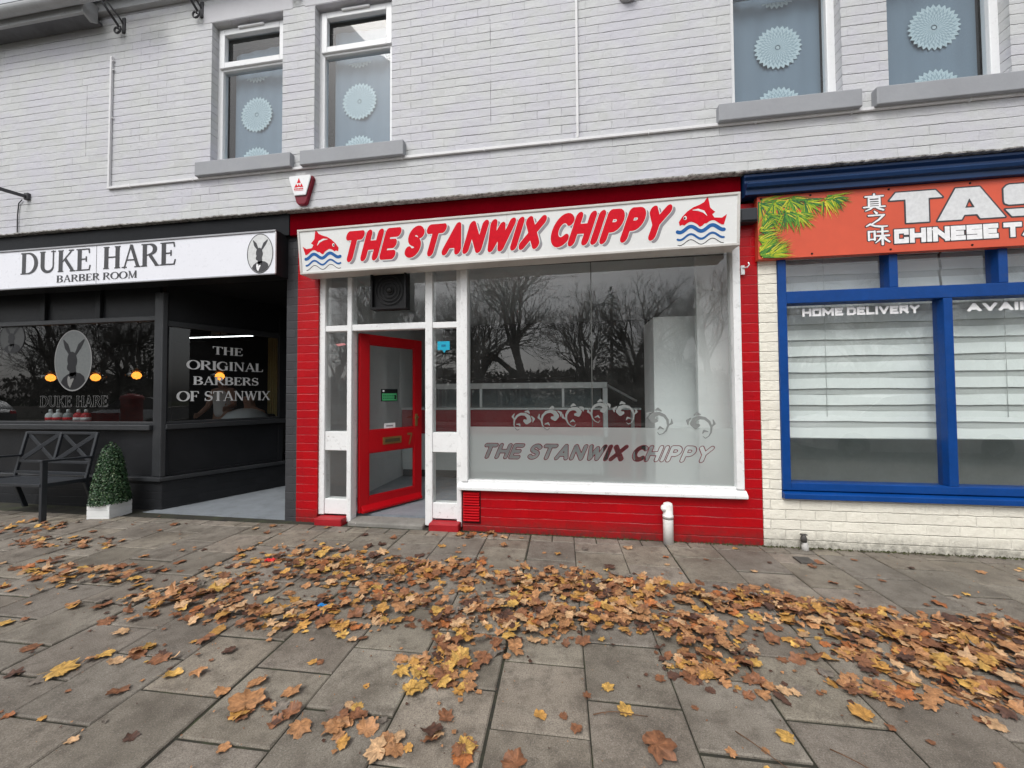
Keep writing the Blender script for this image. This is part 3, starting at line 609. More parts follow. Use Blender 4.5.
def hare(cx, cz, rx, rz, y, parent, ground_m, ink, line, light):
    f = lambda k: (lambda u, v: (cx+u*rx, y-k*.0012, cz+v*rz))
    oval = MB(); tess(oval, [ellipse(0,0,1,1,48)], f(0), 0); tess(oval, [ellipse(0,0,1,1,48), ellipse(0,0,.95,.965,48)], f(1), 1)
    st = []
    shape(oval, [([(-.14,.18),(-.36,.46),(-.52,.66)], [.05,.11,.035], 0), ([(.12,.2),(.33,.46),(.56,.66)], [.05,.10,.035], 0),
                 ([(-.06,.04),(-.02,-.02)], [.25,.24], 0), ([(-.10,-.16),(-.20,-.22)], [.20,.12], 0), ([(-.02,-.2),(0,-.42)], [.17,.18], 0)], f(1), 2, h=.02)
    body = [(-.62,-.70),(-.50,-.56),(-.30,-.46),(-.1,-.40),(.14,-.38),(.40,-.42),(.60,-.52),(.66,-.66)]
    low = [(math.cos(R(a))*.94, math.sin(R(a))*.95) for a in range(-46, -136, -6)]
    tess(oval, [body+low], f(1), 2)
    tess(oval, [[(-.24,-.50),(-.02,-.60),(.10,-.48),(.06,-.62),(-.02,-.74),(-.12,-.9),(-.24,-.78),(-.28,-.62)]], f(2), 3)
    tess(oval, [[(-.12,-.50),(.0,-.54),(.12,-.46),(.12,-.60),(.0,-.57),(-.12,-.62)]], f(3), 2)
    oval.build('emblem', [ground_m, line, ink, light], parent)
M['dark_brick2'] = brick_mat('charcoal_plinth_brick', (.016,.017,.019), phase=.055, crack=.5, crackcol=(.006,.006,.006), vjoint=.3, depth=.0025, var=.2)
M['white_vinyl_lit'] = plain('white_window_vinyl', (.72,.73,.73), .4); M['oval_line'] = plain('pale_grey_window_vinyl', (.22,.22,.22), .4)
M['oval_light'] = plain('emblem_shirt_grey', (.18,.18,.175), .4); M['oval_faint'] = plain('faint_emblem_ground', (.05,.052,.052), .4)
M['black_board'] = plain('black_ceiling_board', (.008,.008,.009), .7); M['in_dark2'] = paint('dark_room_paint', (.022,.022,.023), .6, .2)
barber()
sg = empty('shop_sign', (-5.5, -.17, 2.55), 'long white sign box lettered DUKE HARE BARBER ROOM with an oval hare emblem', 'sign', 'signs over the shops')
def barber_sign():
    y = -.17
    MB().box(-11, -2.955, y+.004, .02, 2.552, 3.012).build('box', M['charcoal'], sg, .004)
    MB().box(-11, -2.962, y-.004, y+.003, 2.567, 2.992).build('face', M['barber_white'], sg, .002)
    mb = MB(); mb.box(-11, -2.955, y-.014, y+.003, 2.993, 3.012); mb.box(-11, -2.955, y-.014, y+.003, 2.552, 2.566); mb.build('edge_trim', M['steel_dark'], sg, .002)
    MB().box(-2.961, -2.955, y-.012, y+.003, 2.566, 2.993).build('end_trim', M['white_vinyl'], sg)
    mb = MB(); put_text(mb, front(y-.0065), 'serif', 'DUKE HARE', -6.225, 2.720, -4.135, .248, space=.50)
    put_text(mb, front(y-.0065), 'serif', 'BARBER ROOM', -5.712, 2.604, -4.628, .079, space=.3); mb.build('lettering', M['ink_grey'], sg)
    MB().box(-5.172, -5.168, y-.0056, y-.004, 2.567, 2.992).build('panel_joint', M['ink_grey'], sg)
    hare(-3.135, 2.777, .150, .205, y-.0062, sg, M['oval_grey2'], M['ink_grey'], M['ink_grey'], M['white_vinyl'])
M['steel_dark'] = paint('dull_aluminium', (.30,.30,.31), .35, .15, metal=.6); M['oval_grey2'] = plain('emblem_pale_ground', (.62,.63,.63), .4)
barber_sign()

# ------------------------------------------------------------------ fish and chip shop
cs = empty('chip_shop', (-.6, 0, 0), 'vacant fish and chip shop with red brick pilasters, open red door and big window', 'shop')
def chip():
    y = .05
    mb = MB(); wall_grid(mb, -2.838, -2.60, -.03, 3.0, [], 0, .22); mb.build('left_pilaster', M['red_brick'], cs)
    mb = MB(); wall_grid(mb, -1.045, 1.645, -.05, 3.0, [(-1.07, 1.497, .39, 3.1)], 0, .22); mb.build('window_wall', M['red_brick'], cs)
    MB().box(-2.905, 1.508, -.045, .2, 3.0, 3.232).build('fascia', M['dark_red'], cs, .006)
    MB().box(-2.60, 1.50, .06, .2, 2.62, 2.999).build('lintel', M['in_dark'], cs)
    # big window: frame, sill, two panes
    mb = MB(); mb.box(-1.06, -.992, -.015, .11, .47, 2.66); mb.box(1.437, 1.50, -.015, .11, .47, 2.66); mb.box(-.992, 1.437, .0, .11, 2.60, 2.66); mb.box(-.992, 1.437, -.005, .11, .455, .487)
    wf = mb.build('window_frame', M['white_paint'], cs, .006)
    mb = MB(); mb.prism([(-.055,.398),(-.055,.428),(-.017,.462),(.1,.462),(.1,.398)], lambda u,v,d: (d,u,v), -1.085, 1.512); mb.build('window_sill', M['white_paint'], cs, .006)
    xj = .205
    for a, b in ((-.995, xj-.003), (xj+.003, 1.44)):
        p = MB().quad((a,y,.48),(b,y,.48),(b,y,2.605),(a,y,2.605)).build('window_pane', M['glass'], cs)
        if a > 0: p["label"] = 'right hand pane of the big shop window'
    MB().box(xj-.0035, xj+.0035, y-.004, y+.006, .487, 2.6).build('pane_joint', M['joint_grey'], cs)
    # frosted film with lettering left clear
    film = MB(); h = .0045; X, Y = np.meshgrid(np.arange(-.985, 1.4385, h), np.arange(.492, 1.004, h)); tx = ('outline', 'THE STANWIX CHIPPY', -.885, .690, 1.295, .150); kw = dict(shear=.42, space=.34)
    put(film, fill(-text_field(X, Y, *tx, **kw), -.985, .492, h), front(y-.006)); fo = film.build('frosted_film', M['frost'], cs)
    mb = MB(); put_text(mb, front(y-.0085), *tx, ring=.022, **kw); mb.build('film_lettering', M['outline_red'], fo)
    for k, (cx, cz, s, fl, rot) in enumerate(((-.45,1.075,.17,1,-18),(-.19,1.10,.18,1,0),(.03,1.128,.17,1,14),(.27,1.168,.17,1,6),(.50,1.15,.17,-1,-4),(.80,1.075,.19,-1,10),(1.16,1.04,.19,-1,-6))):
        mb = MB(); a = R(rot); tr = lambda u, v, d=0: (cx+s*fl*(u*math.cos(a)-v*math.sin(a)), y-.0125, cz+s*(u*math.sin(a)+v*math.cos(a)))
        sp = arcp(.22,.02,.17,.17,330,30,4)[::-1]
        P = [(-.30,-.62),(-.42,-.45),(-.47,-.20),(-.40,.06),(-.22,.24),(.02,.30),(.24,.22),(.34,.04),(.24,-.10),(.10,-.06)]
        rr = [.02,.035,.05,.06,.07,.085,.11,.13,.12,.08]
        shape(mb, [(P, rr, 0), ([(-.05,.44),(.12,.50),(.24,.42)], [.03,.075,.02], 0), ([(-.30,-.62),(-.14,-.70),(-.04,-.6)], [.02,.02,.015], 0), ([(.40,.30),(.56,.20),(.56,.0)], [.03,.07,.02], 0), ([(-.47,-.20),(-.62,-.05),(-.58,.14)], [.02,.06,.02], 0), ([(-.30,-.40),(-.12,-.34),(-.04,-.46)], [.02,.05,.02], 0)], tr, h=.03)
        mb.build('scroll_motif', M['frost_pale'], fo)
    # door surround
    yf = .02
    for a, b in ((-2.60,-2.535),(-2.285,-2.235),(-1.437,-1.362),(-1.112,-1.062)):
        MB().box(a, b, yf, .13, .085 if a in (-2.60,) else .02, 2.66).build('door_post', M['white_paint'], cs, .006)
    mb = MB(); mb.box(-2.535, -2.285, yf+.008, .11, 1.985, 2.045); mb.box(-2.235, -1.437, yf+.008, .11, 1.985, 2.05); mb.box(-1.362, -1.112, yf+.008, .11, 1.985, 2.045); mb.build('transom', M['white_paint'], cs, .005)
    for a, b in ((-2.535,-2.285),(-1.362,-1.112)):
        MB().box(a, b, yf+.012, .13, .745, .94).build('middle_panel', M['white_paint'], cs, .004); MB().box(a, b, yf+.012, .13, .09, .245).build('bottom_panel', M['white_paint'], cs, .004)
        MB().quad((a,.05,.24),(b,.05,.24),(b,.05,.75),(a,.05,.75)).build('lower_sidelight', M['glass'], cs)
        MB().quad((a,.05,.93),(b,.05,.93),(b,.05,1.99),(a,.05,1.99)).build('upper_sidelight', M['glass'], cs)
        MB().box(a-.045 if a < -2 else a-.005, b+.005 if a < -2 else b+.045, -.075, .05, -.01, .075).build('red_step', M['red_dull'], cs, .012)
    for a, b in ((-2.535,-2.285),(-2.235,-1.437),(-1.362,-1.112)):
        MB().quad((a,.05,2.04),(b,.05,2.04),(b,.05,2.62),(a,.05,2.62)).build('fanlight', M['glass'], cs)
    MB().box(-2.235, -1.437, -.045, .17, -.02, .045).build('door_step', M['concrete'], cs, .015)
    # stickers
    MB().box(-1.315, -1.188, .042, .046, 1.765, 1.852).prism([(-1.265,1.765),(-1.245,1.735),(-1.225,1.765)], lambda u,v,d: (u,d,v), .0422, .0458).build('blue_sticker', M['sticker_blue'], cs)
    MB().box(-1.275, -1.230, .039, .0415, 1.80, 1.82).build('sticker_mark', M['sticker_mark'], cs)
    MB().prism([(-2.43,1.855),(-2.33,1.862),(-2.31,1.842),(-2.40,1.83)], lambda u,v,d: (u,d,v), .040, .044).build('torn_sticker', M['torn'], cs)
    # louvred vent beside the door
    MB().box(-1.045, -.865, -.002, .004, .07, .385).build('vent_back', M['red_void'], cs)
    mb = MB()
    for k in range(11):
        z = .10+.0255*k
        if k == 5: mb.box(-1.04, -.87, -.022, -.002, z-.006, z+.010); continue
        mb.prism([(-.026,z-.004),(-.026,z+.006),(-.003,z+.018),(-.003,z+.008)], lambda u,v,d: (d,u,v), -1.035, -.875)
    mb.build('louvre_vent', M['red_gloss'], cs, .002)
    # room
    MB().box(-2.62, 1.64, .2, 4.3, -.03, .055).build('floor', M['lino'], cs)
    MB().box(-2.62, 1.64, .2, 4.3, 2.74, 2.78).build('ceiling', M['in_grey'], cs)
    MB().box(-2.83, -2.61, .22, 4.3, 0, 2.74).build('left_wall', M['in_grey'], cs)
    MB().box(1.605, 1.65, .22, 4.3, 0, 2.74).build('right_wall', M['in_white'], cs)
    MB().box(1.275, 1.604, .45, .52, .056, 2.735).build('wall_return', M['in_white'], cs, .003)
    mb = MB(); mb.box(-2.61, 1.605, 4.0, 4.1, 0, 2.74, 0); 
    for x in np.arange(-2.2, 1.6, .62): mb.box(x, x+.012, 3.985, 4.0, 1.0, 2.1, 0)
    mb.build('back_wall', M['in_dark'], cs)
    MB().box(-2.61, .35, 3.72, 4.0, 1.63, 1.67).build('wall_shelf', M['in_dark'], cs, .004)
    # open door
    hx, hy = -2.215, .13; dv = Vector((.40,.67,0)).normalized(); nv = Vector((dv.y,-dv.x,0)); WD = .80
    def dp(s, d, z): p = Vector((hx,hy,0))+dv*s+nv*d; return (p.x, p.y, z)
    def dbox(mb, s0, s1, d0, d1, z0, z1, m=0):
        vs = [dp(s, d, z) for s in (s0, s1) for d in (d1, d0) for z in (z0, z1)]
        mb.add(vs, [(0,1,3,2),(4,6,7,5),(0,4,5,1),(2,3,7,6),(0,2,6,4),(1,5,7,3)], m)
    mb = MB()
    for a in ((0,.105,.075,1.975),(WD-.105,WD,.075,1.975),(.105,WD-.105,1.87,1.975),(.105,WD-.105,.70,.93),(.105,WD-.105,.075,.225)): dbox(mb, a[0], a[1], -.022, .022, a[2], a[3])
    for z0, z1 in ((.225,.70),(.93,1.87)):   # glazing beads
        for a in ((.105,.118,z0,z1),(WD-.118,WD-.105,z0,z1),(.118,WD-.118,z0,z0+.013),(.118,WD-.118,z1-.013,z1)): dbox(mb, a[0], a[1], .006, .016, a[2], a[3])
    door = mb.build('door', M['red_gloss'], cs, .004)
    mb = MB(); mb.add([dp(0.02,.022,.075),dp(WD-.02,.022,.075),dp(WD-.02,.06,.075),dp(0.02,.06,.075),dp(0.02,.022,.15),dp(WD-.02,.022,.15),dp(WD-.02,.062,.10),dp(0.02,.062,.10)], [(0,1,2,3),(4,7,6,5),(3,2,6,7),(0,3,7,4),(1,5,6,2)]); mb.build('weather_bar', M['red_gloss'], door, .004)
    for z0, z1 in ((.225,.70),(.93,1.87)): MB().quad(dp(.105,0,z0),dp(WD-.105,0,z0),dp(WD-.105,0,z1),dp(.105,0,z1)).build('door_pane', M['glass'], door)
    mb = MB(); dbox(mb, .27, .51, .022, .03, .768, .848); mb.build('letterbox', M['brass'], door, .004)
    mb = MB(); dbox(mb, .295, .485, .030, .034, .79, .826); mb.build('letterbox_flap', M['brass_dark'], door, .003)
    mb = MB(); shape(mb, [([(0,1),(.55,1),(.2,0)], [.11,.09,.10], 0)], lambda u, v: dp(.60+.095*u, .0245, .745+.115*v)); mb.build('house_number', M['brass'], door)
    mb = MB(); dbox(mb, .70, .735, .022, .029, .945, 1.09); mb.build('handle_plate', M['brass'], door, .003)
    MB().tube([dp(.718,.03,1.05),dp(.718,.065,1.05),dp(.66,.075,1.045)], .009).build('door_handle', M['brass'], door)
    mb = MB(); dbox(mb, .26, .47, .003, .006, 1.245, 1.385, 0); dbox(mb, .272, .458, .0062, .0075, 1.255, 1.335, 1)
    for k in range(6): dbox(mb, .285+.026*k, .299+.026*k, .0076, .0082, 1.272, 1.288, 2); dbox(mb, .285+.026*k, .299+.026*k, .0076, .0082, 1.30, 1.316, 2)
    dbox(mb, .430, .450, .0076, .0084, 1.268, 1.318, 0); dbox(mb, .278, .30, .0062, .0075, 1.352, 1.372, 3)
    mb.build('hygiene_rating_sticker', [M['black'], M['rating_green'], M['rating_dark'], M['white_vinyl']], door)
    mb = MB(); dbox(mb, .30, .44, .003, .006, .94, 1.0, 0); dbox(mb, .325, .41, .0062, .007, .962, .978, 1); mb.build('paper_label', [M['white_vinyl'], M['letter_grey']], door)
M['joint_grey'] = plain('silicone_joint', (.10,.105,.10), .5); M['outline_red'] = plain('maroon_vinyl_line', (.16,.03,.04), .4)
M['frost_pale'] = frost_mat('frosted_scroll_vinyl', 1., .3, .55); M['sticker_blue'] = plain('turquoise_sticker', (.02,.36,.52), .35); M['sticker_mark'] = plain('sticker_mark', (.01,.17,.30), .4)
M['torn'] = plain('torn_red_sticker', (.52,.22,.22), .5); M['red_void'] = plain('vent_shadow_paint', (.06,.004,.006), .7)
M['brass_dark'] = paint('tarnished_brass', (.12,.09,.05), .5, .3, metal=.6); M['rating_green'] = plain('rating_green', (.08,.42,.17), .4); M['rating_dark'] = plain('rating_dark_green', (.02,.14,.06), .4)
chip()
def fish(mb, cx, cz, sx, mir, fn0):
    """jumping fish over three waves, sx = width"""
    def f(k): return lambda u, v: fn0(cx+mir*(u-.5)*sx, cz+(v-.5)*sx, k)
    wv = lambda u, o: o+.055*math.cos(2*math.pi*(u-.29)/.44)
    top = [(.0,.60),(.10,.535),(.25,.55),(.295,.62),(.235,.665),(.335,.76),(.385,1.0),(.46,.885),(.56,.835),(.68,.795),(.80,.72),(.90,.62),(.975,.51),(.955,.425),(.90,.45)]
    bot = [(u, wv(u, .40)+.045) for u in np.linspace(.86, .66, 5)]+[(.60,.44),(.545,.38),(.50,.395),(.45,.44)]+[(u, wv(u, .40)+.045) for u in np.linspace(.40, .06, 8)]
    tess(mb, [top+bot], f(0), 0)
    shape(mb, [([(.40,.60),(.47,.69),(.58,.735),(.70,.735)], [.004,.022,.022,.004], 0)], f(1), 1, h=.01)
    tess(mb, [ellipse(.845,.585,.035,.042,16)], f(1), 1); tess(mb, [ellipse(.855,.58,.018,.024,12)], f(2), 2)
    for o, r, c in ((.345,.038,3), (.185,.022,3), (.07,.007,2)):
        shape(mb, [([(u, wv(u, o)) for u in np.linspace(.06, 1.0, 40)], r, 0)], f(0), c, h=.012)
sg2 = empty('shop_sign', (-.6, -.2, 2.52), 'white lightbox sign lettered THE STANWIX CHIPPY in red between two leaping fish', 'sign', 'signs over the shops')
def chip_sign():
    tilt = .055; ro = math.tan(R(.50))
    def q(u, d, v): return (u+(v-2.55)*-.012, -.195-d-(v-2.53)*tilt*2, v+(u+2.66)*ro)   # face plane leans out a little
    x0, x1, z0, z1 = -2.658, 1.425, 2.525, 2.958
    def qb(mb, a, b, d0, d1, c, e, m=0):
        vs = [q(x, d, z) for x in (a, b) for d in (d1, d0) for z in (c, e)]
        mb.add(vs, [(0,1,3,2),(4,6,7,5),(0,4,5,1),(2,3,7,6),(0,2,6,4),(1,5,7,3)], m)
    mb = MB(); qb(mb, x0+.002, x1-.002, -.17, -.006, z0+.002, z1-.002); mb.build('box', M['sign_rim'], sg2, .006)
    mb = MB(); r = .022
    qb(mb, x0, x1, -.03, .008, z1-r, z1); qb(mb, x0, x1, -.03, .008, z0, z0+r); qb(mb, x0, x0+r, -.03, .008, z0+r, z1-r); qb(mb, x1-r, x1, -.03, .008, z0+r, z1-r); mb.build('rim', M['sign_rim'], sg2, .004)
    mb = MB()
    qb(mb, x0+r, -.552, -.005, 0, z0+r, z1-r); qb(mb, -.549, x1-r, -.005, 0, z0+r, z1-r); mb.build('face', M['sign_white'], sg2)
    fx = lambda k: (lambda u, v: q(u, .0015+.0012*k, v))
    a = ('brush', 'THE STANWIX CHIPPY')
    kw = dict(shear=.36, space=.30)
    mb = MB(); put_text(mb, lambda u, v: q(u+.026, .0012, v-.020), *a, -2.225, 2.614, .915, .290, **kw); mb.build('letter_shadow', M['letter_grey'], sg2)
    mb = MB(); put_text(mb, fx(.7), *a, -2.225, 2.614, .915, .290, lev=.03, **kw); mb.build('letter_keyline', M['sign_white'], sg2)
    mb = MB(); put_text(mb, fx(1.6), *a, -2.225, 2.614, .915, .290, **kw); mb.build('lettering', M['letter_red'], sg2)
    for cx, mir in ((-2.415, 1), (1.125, -1)):
        mb = MB(); fish(mb, cx, 2.755 if mir > 0 else 2.748, .395, mir, lambda u, v, k: q(u, .0015+.0012*k, v))
        mb.build('fish_emblem', [M['letter_red'], M['sign_white'], M['ink_black'], M['ink_blue']], sg2)
chip_sign()

# ------------------------------------------------------------------ takeaway
tw = empty('takeaway_shop', (3.6, 0, 0), 'cream painted brick takeaway with blue window frames and navy cornice, right of the red shop', 'shop')
def takeaway():
    H = (1.80, 6.6, .405, 2.62)
    mb = MB(); wall_grid(mb, 1.65, 9, -.08, 3.1, [H], 0, .22); mb.build('brick_wall', M['cream_brick'], tw)
    y = .0; mb = MB()
    mb.prism([(-.045,.410),(-.045,.455),(.02,.480),(.09,.480),(.09,.410)], lambda u,v,d: (d,u,v), 1.802, 6.6)
    mb.box(1.802, 1.868, y-.02, .11, .480, 2.62); mb.box(6.53, 6.6, y-.02, .11, .480, 2.62)
    mb.box(1.868, 6.53, y-.018, .11, .480, .545)
    mb.box(1.868, 6.53, y-.018, .11, 2.090, 2.195)
    ml = ((3.045,3.11),(4.27,4.335),(5.50,5.565))
    for a, b in ml:
        mb.box(a, b, y-.016, .09, .545, 2.090)
    for a in (2.66, 3.44, 4.22, 5.0, 5.8): mb.box(a, a+.065, y-.016, .09, 2.195, 2.62)
    mb.build('window_frame', M['blue'], tw, .005)
    xs = [1.868]+[v for a, b in ml for v in (a, b)]+[6.53]
    for i in range(0, len(xs), 2):
        p = MB().quad((xs[i],.045,.545),(xs[i+1],.045,.545),(xs[i+1],.045,2.09),(xs[i],.045,2.09)).build('window_pane', M['glass'], tw)
        if i < 4:
            mb = MB(); b = (2.018,2.922) if i == 0 else (3.258,4.12)
            put_text(mb, front(.041), 'block', 'HOME DELIVERY' if i == 0 else 'AVAILABLE', b[0], 1.98 if i == 0 else 1.978, b[1], .072, space=.3, lev=-.02); mb.build('window_lettering', M['white_vinyl'], p)
    MB().quad((1.868,.045,2.19),(6.53,.045,2.19),(6.53,.045,2.62),(1.868,.045,2.62)).build('transom_pane', M['glass'], tw)
    # moulded cornice
    pr = [(.02,3.03),(-.10,3.03),(-.10,3.075),(-.125,3.085),(-.135,3.115),(-.115,3.13),(-.085,3.14),(-.085,3.165),(-.11,3.185),(-.075,3.2),(-.075,3.222),(-.06,3.234),(.02,3.234)]
    mb = MB(); mb.prism(pr, lambda u,v,d: (d,u,v), 1.522, 9); mb.build('cornice', M['navy'], tw, .004)
    MB().box(1.66, 9, .22, 4.3, -.05, .02).build('floor', M['in_grey'], tw)
    MB().box(1.66, 9, 1.4, 1.45, 0, 2.75).build('back_wall', M['in_mid'], tw)
    MB().box(1.66, 9, .2, 4.3, 2.74, 2.78).build('ceiling', M['in_dark'], tw)
    MB().box(8.8, 8.9, .22, 4.3, 0, 2.75).build('end_wall', M['in_dark'], tw)
M['in_mid'] = paint('interior_mid_grey', (.52,.56,.55), .6, .1)
takeaway()
sg3 = empty('shop_sign', (3.6, -.06, 2.47), 'orange takeaway sign board with green pine sprigs, big silver lettering and small Chinese characters', 'sign', 'signs over the shops')
def takeaway_sign():
    y = -.062
    MB().box(1.63, 5.6, y, -.002, 2.474, 3.028).build('board', M['orange'], sg3, .002)
    f = lambda k: front(y-.0014*k)
    def outl(txt, x0, z, x1, H, mat, nm, lev, style='block', **k):
        mb = MB(); put_text(mb, f(1), style, txt, x0, z, x1, H, lev=lev, **k); mb.build(nm+'_outline', M['ink_grey'], sg3)
        mb = MB(); put_text(mb, f(2), style, txt, x0, z, x1, H, **k); mb.build(nm, M[mat], sg3)
    outl('TASTE', 2.640, 2.712, 4.48, .258, 'silver_vinyl', 'large_lettering', .045, style='heavy')
    outl('CHINESE TAKEAWAY', 2.668, 2.545, 4.46, .118, 'white_vinyl', 'small_lettering', .075, space=.25)
    # Chinese characters, top to bottom
    zhen = [([(.08,.86),(.92,.86)],.04,0),([(.5,1),(.5,.76)],.045,0),([(.24,.76),(.24,.24)],.04,0),([(.76,.76),(.76,.24)],.04,0),([(.24,.76),(.76,.76)],.035,0),([(.24,.6),(.76,.6)],.03,0),([(.24,.46),(.76,.46)],.03,0),([(.24,.33),(.76,.33)],.03,0),([(.0,.2),(1,.2)],.04,0),([(.36,.15),(.30,.08),(.08,-.02)],[.05,.045,.02],0),([(.62,.15),(.72,.08),(.92,-.02)],[.045,.05,.05],0)]
    zhi = [([(.42,1),(.52,.87)],[.03,.055],0),([(.14,.74),(.86,.74)],.042,0),([(.86,.74),(.62,.46),(.22,.16)],[.05,.045,.03],0),([(.02,.08),(.2,.2)],[.03,.05],0),([(.2,.2),(.42,.07),(.7,.02),(1,.03)],[.05,.05,.055,.03],0)]
    wei = [([(.04,.82),(.04,.28)],.045,0),([(.32,.82),(.32,.28)],.045,0),([(.04,.8),(.32,.8)],.04,0),([(.04,.32),(.32,.32)],.04,0),([(.46,.78),(.94,.78)],.045,0),([(.38,.52),(1,.52)],.045,0),([(.69,1),(.69,-.02)],.05,0),([(.66,.5),(.54,.28),(.36,.1)],[.045,.04,.02],0),([(.72,.5),(.84,.28),(1.02,.12)],[.045,.05,.04],0)]
    o_, w_ = MB(), MB()
    for k, g in enumerate((zhen, zhi, wei)):
        fn = lambda d: (lambda u, v: (2.452+.012*k+.155*u, y-.0014*d, 2.838-.145*k+.135*v))
        shape(o_, g, fn(1), lev=.055, h=.018); shape(w_, g, fn(2), lev=.008, h=.014)
    o_.build('character_outline', M['ink_grey'], sg3); w_.build('characters', M['white_vinyl'], sg3)
    # pine sprigs
    r = random.Random(3); mb = MB(); k = 0
    X0, Z0, Z1 = 1.632, 2.476, 3.026
    def sprig(cx, cz, L, a0, a1, n):
        nonlocal k
        for i in range(n):
            a = R(a0+(a1-a0)*(i+r.random())/n); l = L*r.uniform(.6, 1.05); wd = r.uniform(.004, .008); k += 1
            ax, az = cx+r.uniform(-.02,.02), cz+r.uniform(-.02,.02); s = r.uniform(0, .25)*l
            p0 = (ax+s*math.cos(a)-wd*math.sin(a), az+s*math.sin(a)+wd*math.cos(a)); p1 = (ax+s*math.cos(a)+wd*math.sin(a), az+s*math.sin(a)-wd*math.cos(a)); p2 = (ax+l*math.cos(a), az+l*math.sin(a))
            P = [(max(X0,u), min(Z1,max(Z0,v))) for u, v in (p1, p0, p2)]
            if (P[1][0]-P[0][0])*(P[2][1]-P[0][1])-(P[1][1]-P[0][1])*(P[2][0]-P[0][0]) < 0: P = P[::-1]
            mb.add([(u, y-.0008-.000012*k, v) for u, v in P], [(0,1,2)], r.choice((0,0,1,1,2,2,3)))
    for c in ((1.66,2.98,.22,-120,30,60),(1.78,2.97,.2,-130,10,60),(1.90,2.99,.2,-130,0,60),(1.72,2.86,.22,-140,-10,60),(2.02,2.96,.2,-110,5,50),(2.16,2.97,.19,-100,10,40),(1.86,2.88,.2,-120,-20,50),(1.95,2.86,.19,-110,-10,36),(2.22,2.98,.16,-80,15,30),(1.66,2.74,.16,-60,60,40),(1.63,2.66,.2,-60,30,44),(1.65,2.58,.24,-50,30,60),(1.64,2.52,.22,-30,50,50),(1.72,2.52,.2,-20,40,40)): sprig(*c)
    mb.build('pine_sprigs', [plain('sprig_lime', (.33,.42,.02), .4), plain('sprig_green', (.10,.27,.03), .4), plain('sprig_dark', (.03,.13,.04), .4), plain('sprig_yellow', (.60,.52,.05), .4)], sg3)
    mb = MB()
    for x in (1.66, 2.05, 2.64, 3.22, 3.8, 4.4, 5.0):
        for z in (2.50, 3.005): mb.lathe((x, y-.001, z), [(.009, 0), (.007, .004)], 8, axis='y')
    mb.build('fixing_screws', M['black'], sg3)
takeaway_sign()
